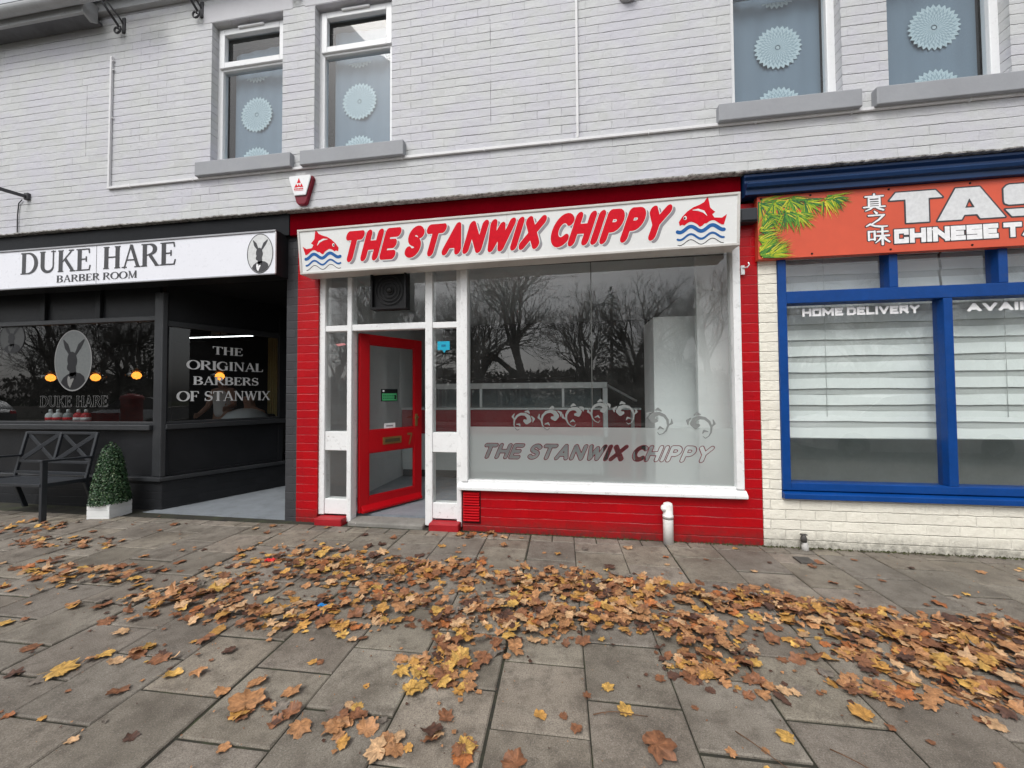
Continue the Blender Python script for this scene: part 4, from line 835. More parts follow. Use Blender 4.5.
# ------------------------------------------------------------------ fittings on the wall
def fittings():
    mb = MB(); y0, y1 = -.026, .0
    mb.box(-5.277, 9, y0, y1-.002, 3.718, 3.745); mb.box(-5.271, -5.245, y0, y1-.002, 3.745, 5.285); mb.box(.082, .105, y0, y1-.002, 3.748, 5.9)
    r = random.Random(5)
    for i in range(18):
        x = -5.0+i*.82+r.uniform(-.1,.1); mb.box(x, x+.012, -.029, -.001, 3.709, 3.751)
    for z in (5.23, 5.12, 4.55): mb.obox((-5.25,-.012,z), (-5.222,-.014,z+.012), .012, .012)
    o = mb.build('cable_conduit', M['conduit'], bevel=.003); tag(o, 'thin white cable trunking with two uprights running along the grey brick wall', 'conduit')
    # alarm
    a = empty('alarm_box', (-2.775, 0, 3.48), 'shield shaped white and maroon burglar alarm box on the grey wall above the red fascia', 'alarm')
    out = [(-.128,.148),(.128,.148),(.133,.12),(.058,-.128),(.038,-.150),(-.038,-.150),(-.058,-.128),(-.133,.12)]
    MB().prism([(u-2.775, v+3.475) for u, v in out], lambda u,v,d: (u,d,v), -.045, 0).build('case', M['alarm_red'], a, .008)
    fc = [(-.122,.148),(.122,.148),(.126,.122),(.070,-.062),(-.062,-.062),(-.126,.122)]
    MB().prism([(u-2.785, v+3.478) for u, v in fc], lambda u,v,d: (u,d,v), -.060, -.047).build('cover', M['upvc'], a, .006)
    mb = MB(); P = lambda pts: [(u-2.792, v+3.50) for u, v in pts]; f = front(-.0615)
    for q in ([(-.022,.045),(.022,.045),(0,.098)], [(-.052,.0),(-.01,.0),(-.03,.040)], [(.01,.0),(.052,.0),(.03,.040)], [(-.018,.004),(.018,.004),(0,.036)][::1]): tess(mb, [P(q)], f)
    for i in range(6): tess(mb, [P([(-.054+.018*i,-.024),(-.040+.018*i,-.024),(-.040+.018*i,-.010),(-.054+.018*i,-.010)])], f)
    tess(mb, [P([(-.054,-.036),(.052,-.036),(.052,-.032),(-.054,-.032)])], f); mb.build('maker_mark', M['letter_red'], a)
    # wrought hooks below the eaves
    lb = ('curled iron bracket under the eaves above the left end of the cable trunking', 'curled wrought iron bracket under the eaves just left of the leftmost upper window', 'curled wrought iron bracket hanging between the two left upper windows')
    for i, (x, z) in enumerate(((-5.13,5.535),(-4.08,5.555),(-2.872,5.60))):
        mb = MB(); q = [(x-.12,-.30,z+.46),(x-.10,-.22,z+.36),(x-.05,-.12,z+.20),(x+.01,-.05,z+.06)]
        mb.tube(q, .013, 8)
        mb.tube([(x+.01,-.05,z+.06)]+[(x-.022+.055*math.cos(t)*k, -.045, z+.035+.055*math.sin(t)*k) for t, k in [(R(30-30*j), 1-.055*j) for j in range(14)]], .010, 8)
        mb.tube([(x-.09,-.26,z+.40),(x-.02,-.03,z+.20),(x+.02,-.004,z+.12)], .009, 8); mb.box(x+.0, x+.04, -.012, -.001, z+.02, z+.20)
        tag(mb.build('iron_bracket', M['iron']), lb[i], 'bracket', 'wrought iron brackets under the eaves')
    l = empty('bulkhead_lamp', (.575, 0, 5.09), 'small round grey bulkhead lamp on the brick wall between the pairs of upper windows', 'lamp')
    MB().lathe((.575,-.001,5.09), [(.09,0),(.09,.02),(.07,.03)], 20, axis='y').build('base', M['grey_trim'], l)
    MB().lathe((.575,-.03,5.09), [(.072,0),(.068,.03),(.05,.055),(.02,.068),(.003,.07)], 20, axis='y').build('lens', M['lens'], l)
    s = empty('sign_bracket', (-6.43, 0, 3.73), 'black iron sign arm with a dangling wire at the left edge of the grey wall', 'bracket')
    MB().box(-6.47, -6.41, -.03, -.001, 3.69, 3.77).build('wall_plate', M['iron'], s, .004)
    MB().obox((-6.44,-.03,3.725), (-6.72,-.62,3.76), .03, .035).build('arm', M['iron'], s, .003)
    MB().tube([(-6.52,-.012,3.70),(-6.57,-.012,3.66),(-6.585,-.012,3.5),(-6.58,-.012,3.28)], .006, 6).build('cable', M['iron'], s)
    j = empty('junction_box', (1.53, 0, 2.86), 'black weatherproof box fixed between the white lightbox sign and the orange sign', 'box')
    MB().box(1.475, 1.622, -.09, -.002, 2.80, 2.925).build('case', M['black_metal'], j, .012)
    MB().box(1.487, 1.61, -.100, -.092, 2.812, 2.913).build('lid', M['black_metal'], j, .005)
    MB().tube([(1.47,-.04,2.865),(1.435,-.045,2.86),(1.44,-.03,2.80)], .009, 8).build('cable', M['black'], j)
    e = MB(); e.tube([(1.50,-.02,2.42),(1.545,-.05,2.415),(1.56,-.05,2.44),(1.55,-.05,2.46)], .006, 6).box(1.502, 1.53, -.03, -.016, 2.36, 2.44)
    tag(e.build('shutter_hook', M['steel']), 'small metal hook on the top right corner of the big white window frame', 'hook')
    # pipes
    p = empty('drain_pipe', (.845, -.06, -.01), 'stubby white painted drain pipe in front of the red brick under the big window', 'pipe')
    MB().lathe((.845,-.06,-.015), [(.043,0),(.043,.235),(.0425,.236)], 20).build('lower_tube', M['pipe_white'], p)
    MB().lathe((.845,-.06,.222), [(.046,0),(.0455,.02),(.041,.022),(.041,.105),(.036,.122),(.02,.130)], 20).build('upper_tube', M['pipe_white'], p)
    MB().lathe((.812,-.062,.305), [(.0,-.01),(.030,0),(.030,.028),(.0,.036)], 14, axis='y').build('inlet_stub', M['pipe_white'], p)
    MB().lathe((.845,-.06,.21), [(.0445,0),(.0445,.012)], 20).build('joint_ring', M['concrete'], p)
    p = empty('stop_tap', (1.945, -.05, -.02), 'short grey metal tap pipe at the foot of the cream brick wall', 'pipe')
    MB().lathe((1.945,-.05,-.03), [(.026,0),(.026,.06),(.020,.065),(.020,.085)], 14).build('sleeve', M['pipe_grey'], p)
    MB().lathe((1.938,-.045,.055), [(.022,0),(.024,.03),(.018,.05),(.012,.06)], 14).build('valve', M['iron2'], p)
    mb = MB(); mb.box(1.915, 1.965, -.055, -.03, .112, .122); mb.build('handle', M['iron2'], p, .003)
    tag(MB().box(1.755, 1.87, -.345, -.225, -.02, .002).build('access_cover', M['iron2'], bevel=.003), 'small dark iron access cover in the paving by the cream wall', 'cover')
M['conduit'] = paint('off_white_trunking', (.68,.68,.69), .4, .06, grime=.2)
M['alarm_red'] = plain('alarm_maroon_plastic', (.17,.006,.018), .35); M['lens'] = plain('grey_lamp_lens', (.16,.15,.15), .25)
M['pipe_grey'] = paint('grey_pipe', (.42,.41,.39), .5, .15); M['iron2'] = paint('dull_dark_metal', (.09,.085,.08), .5, .3, metal=.5)
fittings()

# ------------------------------------------------------------------ inside the fish shop
def chip_inside():
    c = empty('serving_counter', (-.9, 2, .05), 'red fronted serving counter with steel and glass warming cabinet inside the fish shop', 'counter')
    MB().box(-2.58, .46, 2.0, 2.6, .17, .72).build('lower_front', M['in_mid'], c); MB().box(-2.58, .46, 2.03, 2.6, .056, .168).build('plinth', M['in_dark'], c)
    MB().box(-2.58, .46, 1.985, 2.6, .722, 1.085).build('red_front', M['counter_red'], c, .004)
    MB().box(-2.58, .50, 1.96, 2.62, 1.087, 1.118).build('counter_top', M['steel'], c, .005)
    mb = MB(); mb.box(-2.1, .53, 2.0, 2.05, 1.40, 1.485); mb.box(-2.1, .53, 2.05, 2.5, 1.46, 1.485); mb.build('cabinet_top', M['steel'], c, .005)
    mb = MB()
    for x in (-2.08, -1.35, -.14+.02): mb.box(x, x+.035, 2.0, 2.04, 1.12, 1.398)
    mb.build('cabinet_posts', M['in_white'], c, .003); MB().box(.465, .53, 1.99, 2.05, .70, 1.398).build('end_post', M['in_white'], c, .004)
    MB().quad((-2.1,2.02,1.12),(.46,2.02,1.12),(.46,2.02,1.40),(-2.1,2.02,1.40)).build('cabinet_glass', M['glass'], c)
    MB().box(-2.1, .46, 2.3, 2.32, 1.12, 1.459).build('cabinet_back', M['cab_back'], c)
    mb = MB(); mb.obox((.54,2.3,1.45),(1.02,2.6,1.20), .04, .03); mb.build('side_flap', M['steel'], c)
    c = empty('counter_hatch', (.8, 2.4, .05), 'lower red counter hatch with a white edge beside the end of the glass cabinet', 'counter')
    MB().box(.56, 1.05, 2.35, 2.4, .06, 1.07).build('panel', M['counter_red'], c); MB().box(.56, 1.05, 2.33, 2.42, 1.072, 1.10).build('rail', M['in_white'], c); MB().box(.90, .945, 2.30, 2.345, .06, 1.07).build('post', M['in_grey'], c)
    f = empty('white_cabinet', (1.14, 1.0, .05), 'tall plain white cabinet standing against the right wall behind the shop window', 'cabinet')
    MB().box(.913, 1.355, .75, 1.3, .056, 2.16).build('body', M['in_white'], f, .006); MB().box(1.362, 1.374, .74, .78, .85, 2.17).build('gap_shade_strip', M['black'], f)  # black strip stands in for the shaded gap beside the cabinet
    MB().box(.925, .94, .735, .748, 1.05, 1.15).build('handle', M['in_grey'], f)
    s = empty('menu_screen', (.3, 3.6, 1.5), 'blank black menu screen on the back wall of the fish shop', 'screen')
    MB().box(.09, .66, 3.55, 3.6, 1.50, 1.985).build('panel', M['black'], s, .004); MB().box(.11, .64, 3.543, 3.549, 1.52, 1.965).build('glass_front', M['black_gloss'], s)
    MB().box(.3, .45, 3.601, 3.98, 1.68, 1.80).build('bracket', M['black'], s)
    b = empty('extractor_box', (-1.79, .0, 2.36), 'black square fan unit with a round grille over the red door', 'fan')
    mb = MB(); wall_grid(mb, -1.985, -1.607, 2.18, 2.565, [(-1.965,-1.627,2.20,2.55)], -.06, .10); mb.build('case', M['black'], b, .006)
    MB().box(-1.965, -1.627, -.02, .0, 2.20, 2.55).build('back_plate', M['black'], b)
    mb = MB(); 
    for r_ in (.145, .11, .075, .04): mb.tube([(-1.796+r_*math.cos(R(a)), -.03, 2.375+r_*math.sin(R(a))) for a in range(0, 361, 12)], .004, 5, cap=False)
    mb.build('grille', M['grille'], b); MB().lathe((-1.796,-.025,2.375), [(.03,0),(.028,.012),(.001,.016)], 16, axis='y').build('hub', M['grille'], b)
M['cab_back'] = paint('cabinet_blue_grey', (.16,.19,.21), .35, .15); M['black_gloss'] = plain('gloss_black', (.008,.008,.009), .2); M['grille'] = plain('grille_grey', (.018,.018,.018), .5)
chip_inside()
# ------------------------------------------------------------------ blinds in the takeaway
def blinds():
    t = NT('blind_sheer'); M['sheer'] = t.set(col=t.ramp(t.noise(200, 2), (.3, (.50,.53,.52)), (.7, (.58,.605,.595))), rough=.8)
    M['blind'] = paint('blind_white_fabric', (.80,.84,.83), .7, .04, bump=.0003)
    lab = ('white striped roller blind in the left blue window, under HOME DELIVERY', 'white striped roller blind in the second blue window, under AVAILABLE', 'white striped roller blind in the third blue window along', 'white striped roller blind in the last blue window')
    for i, (x0, x1, zb) in enumerate(((1.84,3.195,.915),(3.215,4.49,.92),(4.51,5.78,.92),(5.80,6.9,.92))):
        o = empty('roller_blind', ((x0+x1)/2, .2, 2.6), lab[i], 'blind', 'striped roller blinds'); mb = MB(); y = .20; z = 2.62; k = 0
        n = 16
        while z > zb+.01:
            for h, m, dy in ((.092, 0, 0), (.055, 1, .004)):
                z1 = max(z-h, zb)
                for j in range(n):
                    xa, xb = x0+(x1-x0)*j/n, x0+(x1-x0)*(j+1)/n; s = lambda x: .0022*math.sin(x*5+k*1.7+i)+.0015*math.sin(x*13+k)
                    mb.quad((xa,y+dy+(0 if m else -.009),z1+s(xa)),(xb,y+dy+(0 if m else -.009),z1+s(xb)),(xb,y+dy,z+s(xb)),(xa,y+dy,z+s(xa)), m)
                z = z1; k += 1
                if z <= zb: break
        mb.build('fabric', [M['blind'], M['sheer']], o)
        MB().tube([(x0, y, zb-.004),(x1, y, zb-.004)], .010, 8).build('bottom_bar', M['blind'], o)
        MB().tube([(x0, y+.035, 2.63),(x1, y+.035, 2.63)], .03, 10).build('roller', M['blind'], o)
        MB().tube([(x0+.44,.185,2.62),(x0+.44,.183,1.9),(x0+.44,.185,1.1)], .0018, 6).build('pull_cord', M['sheer'], o)
blinds()

# ------------------------------------------------------------------ inside the barber shop
def person_mesh(name, J, edges, radii, mat, parent=None, sub=2, root=0):
    me = bpy.data.meshes.new(name); L = world_loc(parent) if parent else Vector((0,0,0))
    me.from_pydata([tuple(Vector(p)-L) for p in J], edges, []); me.materials.append(mat)
    o = bpy.data.objects.new(name, me); C.objects.link(o)
    if parent: o.parent = parent
    md = o.modifiers.new('skin', 'SKIN'); md.use_smooth_shade = True
    for v, r in zip(me.skin_vertices[0].data, radii): v.radius = (r, r) if not isinstance(r, tuple) else r
    me.skin_vertices[0].data[root].use_root = True
    s = o.modifiers.new('sub', 'SUBSURF'); s.levels = s.render_levels = sub
    return o
def fingers(J, E, Rr, wi, base, d, side_):
    d = Vector(d).normalized(); s = Vector(side_).normalized(); b = Vector(base)
    palm = len(J); J.append(tuple(b+d*.05)); Rr.append(.026); E.append((wi, palm))
    for k in range(4):
        l = (.030,.036,.033,.026)[k]; p = b+d*.075+s*(k-1.5)*.019; a = len(J)
        J += [tuple(p), tuple(p+d*l), tuple(p+d*l*1.8+Vector((0,.01,-.008)))]; Rr += [.010,.009,.007]; E += [(palm,a),(a,a+1),(a+1,a+2)]
    a = len(J); p = b+d*.03-s*.03; J += [tuple(p), tuple(p+d*.04-s*.012)]; Rr += [.011,.009]; E += [(palm,a),(a,a+1)]
def barber_inside():
    sk = M['skin']
    x, y, h = -5.50, 1.75, 1.62
    p = empty('person', (x, y, .03), 'person in a white sleeveless top and black trousers standing in the barber shop', 'person')
    z = lambda k: .03+k
    J = [(x,y,z(.92)),(x,y+.01,z(1.12)),(x,y,z(1.32)),(x,y-.01,z(1.42)),(x,y-.03,z(1.50)),(x,y-.035,z(1.58)),  # pelvis..head top
         (x-.17,y,z(1.36)),(x-.23,y-.05,z(1.12)),(x-.17,y-.26,z(1.00)),(x+.17,y,z(1.36)),(x+.25,y-.06,z(1.14)),(x+.33,y-.28,z(1.10)),
         (x-.09,y,z(.86)),(x-.10,y-.01,z(.47)),(x-.10,y+.03,z(.07)),(x-.10,y-.10,z(.03)),(x+.09,y,z(.86)),(x+.11,y-.03,z(.47)),(x+.12,y+.02,z(.07)),(x+.13,y-.11,z(.03))]
    Rr = [.14,.115,.13,.05,.085,.075,.06,.042,.03,.06,.042,.03,.09,.06,.04,.035,.09,.06,.04,.035]
    E = [(0,1),(1,2),(2,3),(3,4),(4,5),(2,6),(6,7),(7,8),(2,9),(9,10),(10,11),(0,12),(12,13),(13,14),(14,15),(0,16),(16,17),(17,18),(18,19)]
    fingers(J, E, Rr, 8, J[8], (.3,-.8,-.1), (0,0,1)); fingers(J, E, Rr, 11, J[11], (.4,-.8,-.1), (0,0,1))
    # nose and ears as small swellings of the same body
    for q, r in (((x,y-.115,z(1.515)), .014), ((x-.078,y-.03,z(1.52)), .014), ((x+.078,y-.03,z(1.52)), .014)): J.append(q); Rr.append(r); E.append((4, len(J)-1))
    person_mesh('body', J, E, Rr, sk, p)
    person_mesh('top', [(x,y,z(.90)),(x,y+.01,z(1.12)),(x,y,z(1.30)),(x-.13,y,z(1.365)),(x+.13,y,z(1.365))], [(0,1),(1,2),(2,3),(2,4)], [.155,.128,.145,.075,.075], M['top_white'], p)
    person_mesh('trousers', [(x,y,z(.94)),(x-.09,y,z(.84)),(x-.10,y-.01,z(.47)),(x-.10,y+.03,z(.10)),(x+.09,y,z(.84)),(x+.11,y-.03,z(.47)),(x+.12,y+.02,z(.10))], [(0,1),(1,2),(2,3),(0,4),(4,5),(5,6)], [.155,.105,.075,.06,.105,.075,.06], M['black'], p)
    person_mesh('hair', [(x,y,z(1.60)),(x,y+.05,z(1.54)),(x,y+.075,z(1.42)),(x,y+.07,z(1.30))], [(0,1),(1,2),(2,3)], [.078,.085,.06,.04], M['hair_dark'], p)
    mb = MB(); 
    for s in (-1, 1): mb.lathe((x+s*.03,y-.105,z(1.535)), [(.012,0),(.009,.006),(.001,.008)], 10, axis='y')
    mb.build('eyes', M['hair_dark'], p); MB().box(x-.025,x+.025,y-.112,y-.10,z(1.472),z(1.480)).build('mouth', M['lips'], p, .003)
    # seated customer
    x, y = -5.02, 1.70
    ch = empty('barber_chair', (x, y+.05, .03), 'black padded barber chair under the seated person in the barber window', 'chair')
    MB().box(x-.25,x+.25,y-.2,y+.3,.46,.58).build('seat', M['black'], ch, .03); MB().box(x-.24,x+.24,y+.24,y+.34,.58,1.02).build('backrest', M['black'], ch, .03)
    MB().lathe((x,y+.05,.03), [(.28,0),(.27,.03),(.05,.06),(.05,.43)], 24).build('pedestal', M['steel'], ch)
    p = empty('person', (x, y, .58), 'seated grey haired person wrapped in a pale cutting gown inside the barber window', 'person')
    z = lambda k: .58+k
    J = [(x,y+.1,z(.10)),(x,y+.11,z(.30)),(x,y+.08,z(.46)),(x,y+.05,z(.56)),(x,y+.03,z(.66)),(x,y+.03,z(.74)),(x-.18,y+.08,z(.47)),(x-.24,y-.02,z(.24)),(x-.12,y-.22,z(.16)),(x+.18,y+.08,z(.47)),(x+.24,y-.02,z(.24)),(x+.12,y-.22,z(.16)),
         (x-.10,y-.05,z(.06)),(x-.11,y-.36,z(.07)),(x-.11,y-.38,z(-.38)),(x-.11,y-.5,z(-.42)),(x+.10,y-.05,z(.06)),(x+.11,y-.36,z(.07)),(x+.11,y-.38,z(-.38)),(x+.11,y-.5,z(-.42))]
    Rr = [.14,.13,.13,.055,.088,.078,.06,.045,.032,.06,.045,.032,.09,.065,.042,.035,.09,.065,.042,.035]
    E = [(0,1),(1,2),(2,3),(3,4),(4,5),(2,6),(6,7),(7,8),(2,9),(9,10),(10,11),(0,12),(12,13),(13,14),(14,15),(0,16),(16,17),(17,18),(18,19)]
    fingers(J, E, Rr, 8, J[8], (.5,-.6,-.1), (0,0,1)); fingers(J, E, Rr, 11, J[11], (-.5,-.6,-.1), (0,0,1))
    for q, r in (((x,y-.055,z(.67)), .015), ((x-.08,y+.03,z(.68)), .015), ((x+.08,y+.03,z(.68)), .015)): J.append(q); Rr.append(r); E.append((4, len(J)-1))
    person_mesh('body', J, E, Rr, sk, p); person_mesh('hair', [(x,y+.06,z(.78)),(x,y+.09,z(.70)),(x,y+.085,z(.62))], [(0,1),(1,2)], [.075,.08,.055], M['hair_grey'], p)
    mb = MB()
    for s in (-1, 1): mb.lathe((x+s*.03,y-.048,z(.695)), [(.012,0),(.009,.006),(.001,.008)], 10, axis='y')
    mb.build('eyes', M['hair_dark'], p); MB().box(x-.025,x+.025,y-.056,y-.045,z(.628),z(.636)).build('mouth', M['lips'], p, .003)
    g = MB(); N = 36; prof = [(.07,.54),(.13,.525),(.22,.49),(.29,.40),(.34,.25),(.38,.05),(.41,-.12)]
    k0 = len(g.v)
    for r_, zz in prof:
        for j in range(N):
            t_ = 2*math.pi*j/N; rr = r_*(1+(.09*math.sin(t_*7)+.05*math.sin(t_*11+1))*min(1, (.54-zz)*1.6)); g.v.append((x+rr*1.05*math.cos(t_), y-.02+rr*1.05*math.sin(t_), z(zz)))
    for i in range(len(prof)-1):
        for j in range(N): g.f.append([i*N+j, i*N+(j+1) % N, (i+1)*N+(j+1) % N, (i+1)*N+j][::-1]); g.m.append(0); g.sm.append(True)
    g.build('gown', M['gown'], p)
    # lamps
    lb = ('lit smoky glass pendant lamp left of the hare emblem on the front window', 'lit smoky glass pendant lamp just right of the hare emblem', 'lit smoky glass pendant lamp nearest the corner post of the front window', 'lit smoky glass pendant lamp behind the white lettering of the side window')
    for i, (px, pz) in enumerate(((-7.70,1.615),(-6.885,1.61),(-6.17,1.63),(-4.80,1.60))):
        l = empty('pendant_lamp', (px, 1.0, pz), lb[i], 'lamp', 'pendant lamps inside the barber shop')
        MB().lathe((px,1.0,pz), [(.015,.085),(.06,.072),(.105,.035),(.118,0),(.105,-.035),(.06,-.066),(.01,-.076)], 24).build('globe', M['smoke_glass'], l)
        MB().lathe((px,1.0,pz-.035), [(.004,-.030),(.036,-.018),(.056,.016),(.050,.046),(.026,.072),(.012,.080)], 14).build('bulb', M['bulb'], l)
        MB().lathe((px,1.0,pz+.035), [(.018,0),(.018,.06),(.004,.07)], 12).build('lamp_holder', M['brass'], l); MB().tube([(px,1.0,pz+.1),(px,1.0,2.6)], .004, 6).build('flex', M['black'], l)
    l = empty('strip_light', (-5.8, 2.0, 2.33), 'lit white strip light on the ceiling seen through the barber side window', 'lamp')
    MB().tube([(-6.43,2.0,2.315),(-5.21,2.0,2.315)], .006, 10).build('tube', M['led'], l); MB().box(-6.45,-5.19,1.985,2.015,2.328,2.35).build('housing', M['black'], l, .004); MB().box(-6.0,-5.7,1.99,2.01,2.351,2.6).build('hanger', M['steel'], l)
    mb = MB()
    for k in range(5): mb.box(-4.93+.04*k, -4.898+.04*k, 2.0, 2.05, .03, 2.27)
    tag(mb.build('slatted_screen', M['pale_wood'], bevel=.003), 'pale yellow slatted wooden screen beside the seated person in the barber shop', 'screen')
    MB().box(-11,-4.7,.31,.46,.955,.985).build('inner_sill', M['charcoal2'], bs)
    cols = (('bottle_white', 'white tonic bottle with a red label, leftmost on the barber window sill'), ('bottle_white', 'white tonic bottle second from the left on the barber window sill'), ('bottle_grey', 'clear grey tonic bottle in the middle of the barber window sill'), ('bottle_red', 'red tonic bottle on the barber window sill, beside a clear one'), ('bottle_red', 'red tonic bottle rightmost on the barber window sill'))
    for k, (m, l_) in enumerate(cols):
        px = (-6.66,-6.54,-6.38,-6.22,-6.10)[k]; t_ = empty('tonic_bottle', (px, .38, .986), l_, 'bottle', 'bottles on the barber window sill')
        MB().lathe((px,.38,.986), [(.045,0),(.047,.01),(.047,.10),(.035,.12),(.016,.13)], 16).build('body', M[m], t_); MB().lathe((px,.38,1.117), [(.017,0),(.017,.03),(.012,.04)], 12).build('cap', M['white_vinyl'], t_)
        MB().lathe((px,.38,1.015), [(.0476,0),(.0478,.04)], 16).build('label', M['letter_red'] if m != 'bottle_red' else M['white_vinyl'], t_)
M['skin'] = paint('skin', (.45,.27,.20), .5, .05, bump=.0002); M['top_white'] = paint('white_cotton', (.7,.7,.7), .8, .05); M['hair_dark'] = plain('dark_brown_hair', (.03,.02,.015), .5); M['hair_grey'] = plain('grey_hair', (.30,.29,.28), .6); M['lips'] = plain('lips', (.35,.12,.11), .5)
M['gown'] = paint('pale_nylon_gown', (.62,.68,.72), .5, .06); M['bulb'] = plain('lit_bulb', (1,.42,.08), .4, emis=3.5); M['led'] = plain('lit_tube', (1,1,1), .4, emis=6); M['pale_wood'] = plain('pale_yellow_wood', (.50,.40,.16), .6)
t = NT('smoked_amber_glass'); a_ = t.n('ShaderNodeBsdfTransparent'); t.put(a_.inputs[0], (.70,.52,.34)); b_ = t.n('ShaderNodeBsdfGlossy'); b_.inputs['Roughness'].default_value = .03; m_ = t.n('ShaderNodeMixShader'); fr_ = t.n('ShaderNodeFresnel'); fr_.inputs[0].default_value = 1.6
m_.inputs[0].default_value = .24; t.t.links.new(a_.outputs[0], m_.inputs[1]); t.t.links.new(b_.outputs[0], m_.inputs[2]); t.t.links.new(m_.outputs[0], t.out.inputs[0]); M['smoke_glass'] = t.mat
M['bottle_white'] = plain('white_bottle', (.75,.75,.76), .3); M['bottle_red'] = plain('red_bottle', (.55,.03,.04), .3); M['bottle_grey'] = plain('grey_bottle', (.35,.36,.37), .2)
barber_inside()
t = None
# ------------------------------------------------------------------ bench and topiary
def bench():
    b = empty('park_bench', (-5.9, -.2, 0), 'black metal bench with a cross panelled back in front of the barber window', 'bench')
    m = M['black_metal']; x0, x1 = -6.40, -5.39
    yb = lambda z: -.075+(z-.40)*.20
    for x in (x0, x1):
        mb = MB(); mb.obox((x,-.43,-.01),(x,-.43,.645), .045, .035); mb.build('front_leg', m, b, .004)
        mb = MB(); mb.obox((x,yb(.38),.36),(x,.03,-.01), .04, .035, up=(1,0,0)); mb.build('rear_leg', m, b, .004)
        mb = MB(); mb.obox((x,-.46,.655),(x,yb(.60),.635), .05, .022); mb.build('armrest', m, b, .005)
        mb = MB(); mb.obox((x,-.43,.40),(x,-.03,.385), .03, .04); mb.build('side_rail', m, b, .003)
    mb = MB(); xm = (x0+x1)/2
    for x in (x0, xm, x1): mb.obox((x,yb(.38 if x != xm else .56),.38 if x != xm else .56),(x,yb(.905),.905), .032, .025, up=(0,1,0))
    for z in (.895, .57, .45): mb.obox((x0,yb(z),z),(x1,yb(z),z), .022, .030)
    for a, c in ((x0, xm), (xm, x1)):
        mb.obox((a+.02,yb(.58)-.004,.58),(c-.02,yb(.88)-.004,.88), .010, .048, up=(0,0,1)); mb.obox((a+.02,yb(.88)+.006,.88),(c-.02,yb(.58)+.006,.58), .010, .048, up=(0,0,1))
    mb.build('backrest', m, b, .003)
    mb = MB(); mb.obox((x0,-.44,.405),(x1,-.44,.405), .04, .03); mb.obox((x0,-.07,.39),(x1,-.07,.39), .04, .03)
    for k in range(7): y = -.40+.048*k; mb.obox((x0+.01,y,.412-.003*k),(x1-.01,y,.412-.003*k), .036, .012)
    mb.build('seat', m, b, .003)
bench()
def topiary():
    cx, cy = -4.975, -.135
    p = empty('potted_topiary', (cx, cy, 0), 'clipped green topiary cone in a white slatted planter beside the bench', 'plant')
    a = R(8); ca, sa = math.cos(a), math.sin(a); s = .122
    def q(u, v, z): return (cx+u*ca-v*sa, cy+u*sa+v*ca, z)
    mb = MB(); Mx = Matrix(((ca,-sa,0,cx),(sa,ca,0,cy),(0,0,1,0),(0,0,0,1)))
    for k in range(3): mb.box(-s, s, -s, s, -.01+.062*k, .049+.062*k, 0, Mx)
    mb.box(-s+.006, s-.006, -s+.006, s-.006, 0, .172, 0, Mx); mb.build('planter_box', M['planter'], p, .003)
    mb = MB(); mb.lathe((cx,cy,.17), [(.118,0),(.115,.08),(.085,.36),(.05,.56),(.01,.60)], 20); mb.build('inner_twigs', M['leaf_core'], p)
    r = random.Random(11); mb = MB(); col = []
    for i in range(6500):
        h = 1-math.sqrt(r.random()*.97); zz = .155+.675*h; rad = .105*(1-h)**.85+.062*(1-h**12); rad *= r.uniform(.84, 1.05); t_ = r.uniform(0, 2*math.pi)
        rad *= 1+.05*noise.noise(Vector((math.cos(t_)*2, math.sin(t_)*2, zz*6)))
        c = Vector((cx+rad*math.cos(t_), cy+rad*math.sin(t_), zz)); n = Vector((math.cos(t_)+r.uniform(-.9,.9), math.sin(t_)+r.uniform(-.9,.9), .35+r.uniform(-.9,.9))).normalized()
        u = n.cross(Vector((0,0,1))).normalized(); u = (u*math.cos(6*r.random())+n.cross(u)*math.sin(6*r.random())).normalized(); v = n.cross(u); l = r.uniform(.008, .014)
        mb.add([c-u*l, c-v*l*.5, c+u*l, c+v*l*.5], [(0,1,2,3)], 0)
        g = r.uniform(.5, 1.3); k = r.random(); cc = (.030*g, .085*g, .030*g, 1) if k < .8 else ((.10*g,.17*g,.07*g,1) if k < .95 else (.22*g,.28*g,.16*g,1)); col.extend([cc]*4)
    mb.build('foliage', M['vcol_leaf'], p, col=col)
def vcol(name, rough=.6, sc_=1.0, trans=False):
    t = NT(name); ca = t.n('ShaderNodeVertexColor', layer_name='Col'); n = t.noise(38, 5, .7)
    c = t.mix(1., ca.outputs[0], t.ramp(n, (.3, .42), (.68, 1.25)), 'MULTIPLY')
    return t.set(col=c, rough=rough, normal=t.bump(t.noise(120, 3, .6), .001))
M['vcol_leaf'] = vcol('clipped_leaf_green', .5); M['leaf_core'] = plain('inner_leaf_green', (.012,.030,.012), .8); M['planter'] = paint('white_planter_paint', (.74,.75,.74), .45, .05, grime=.1)
topiary()

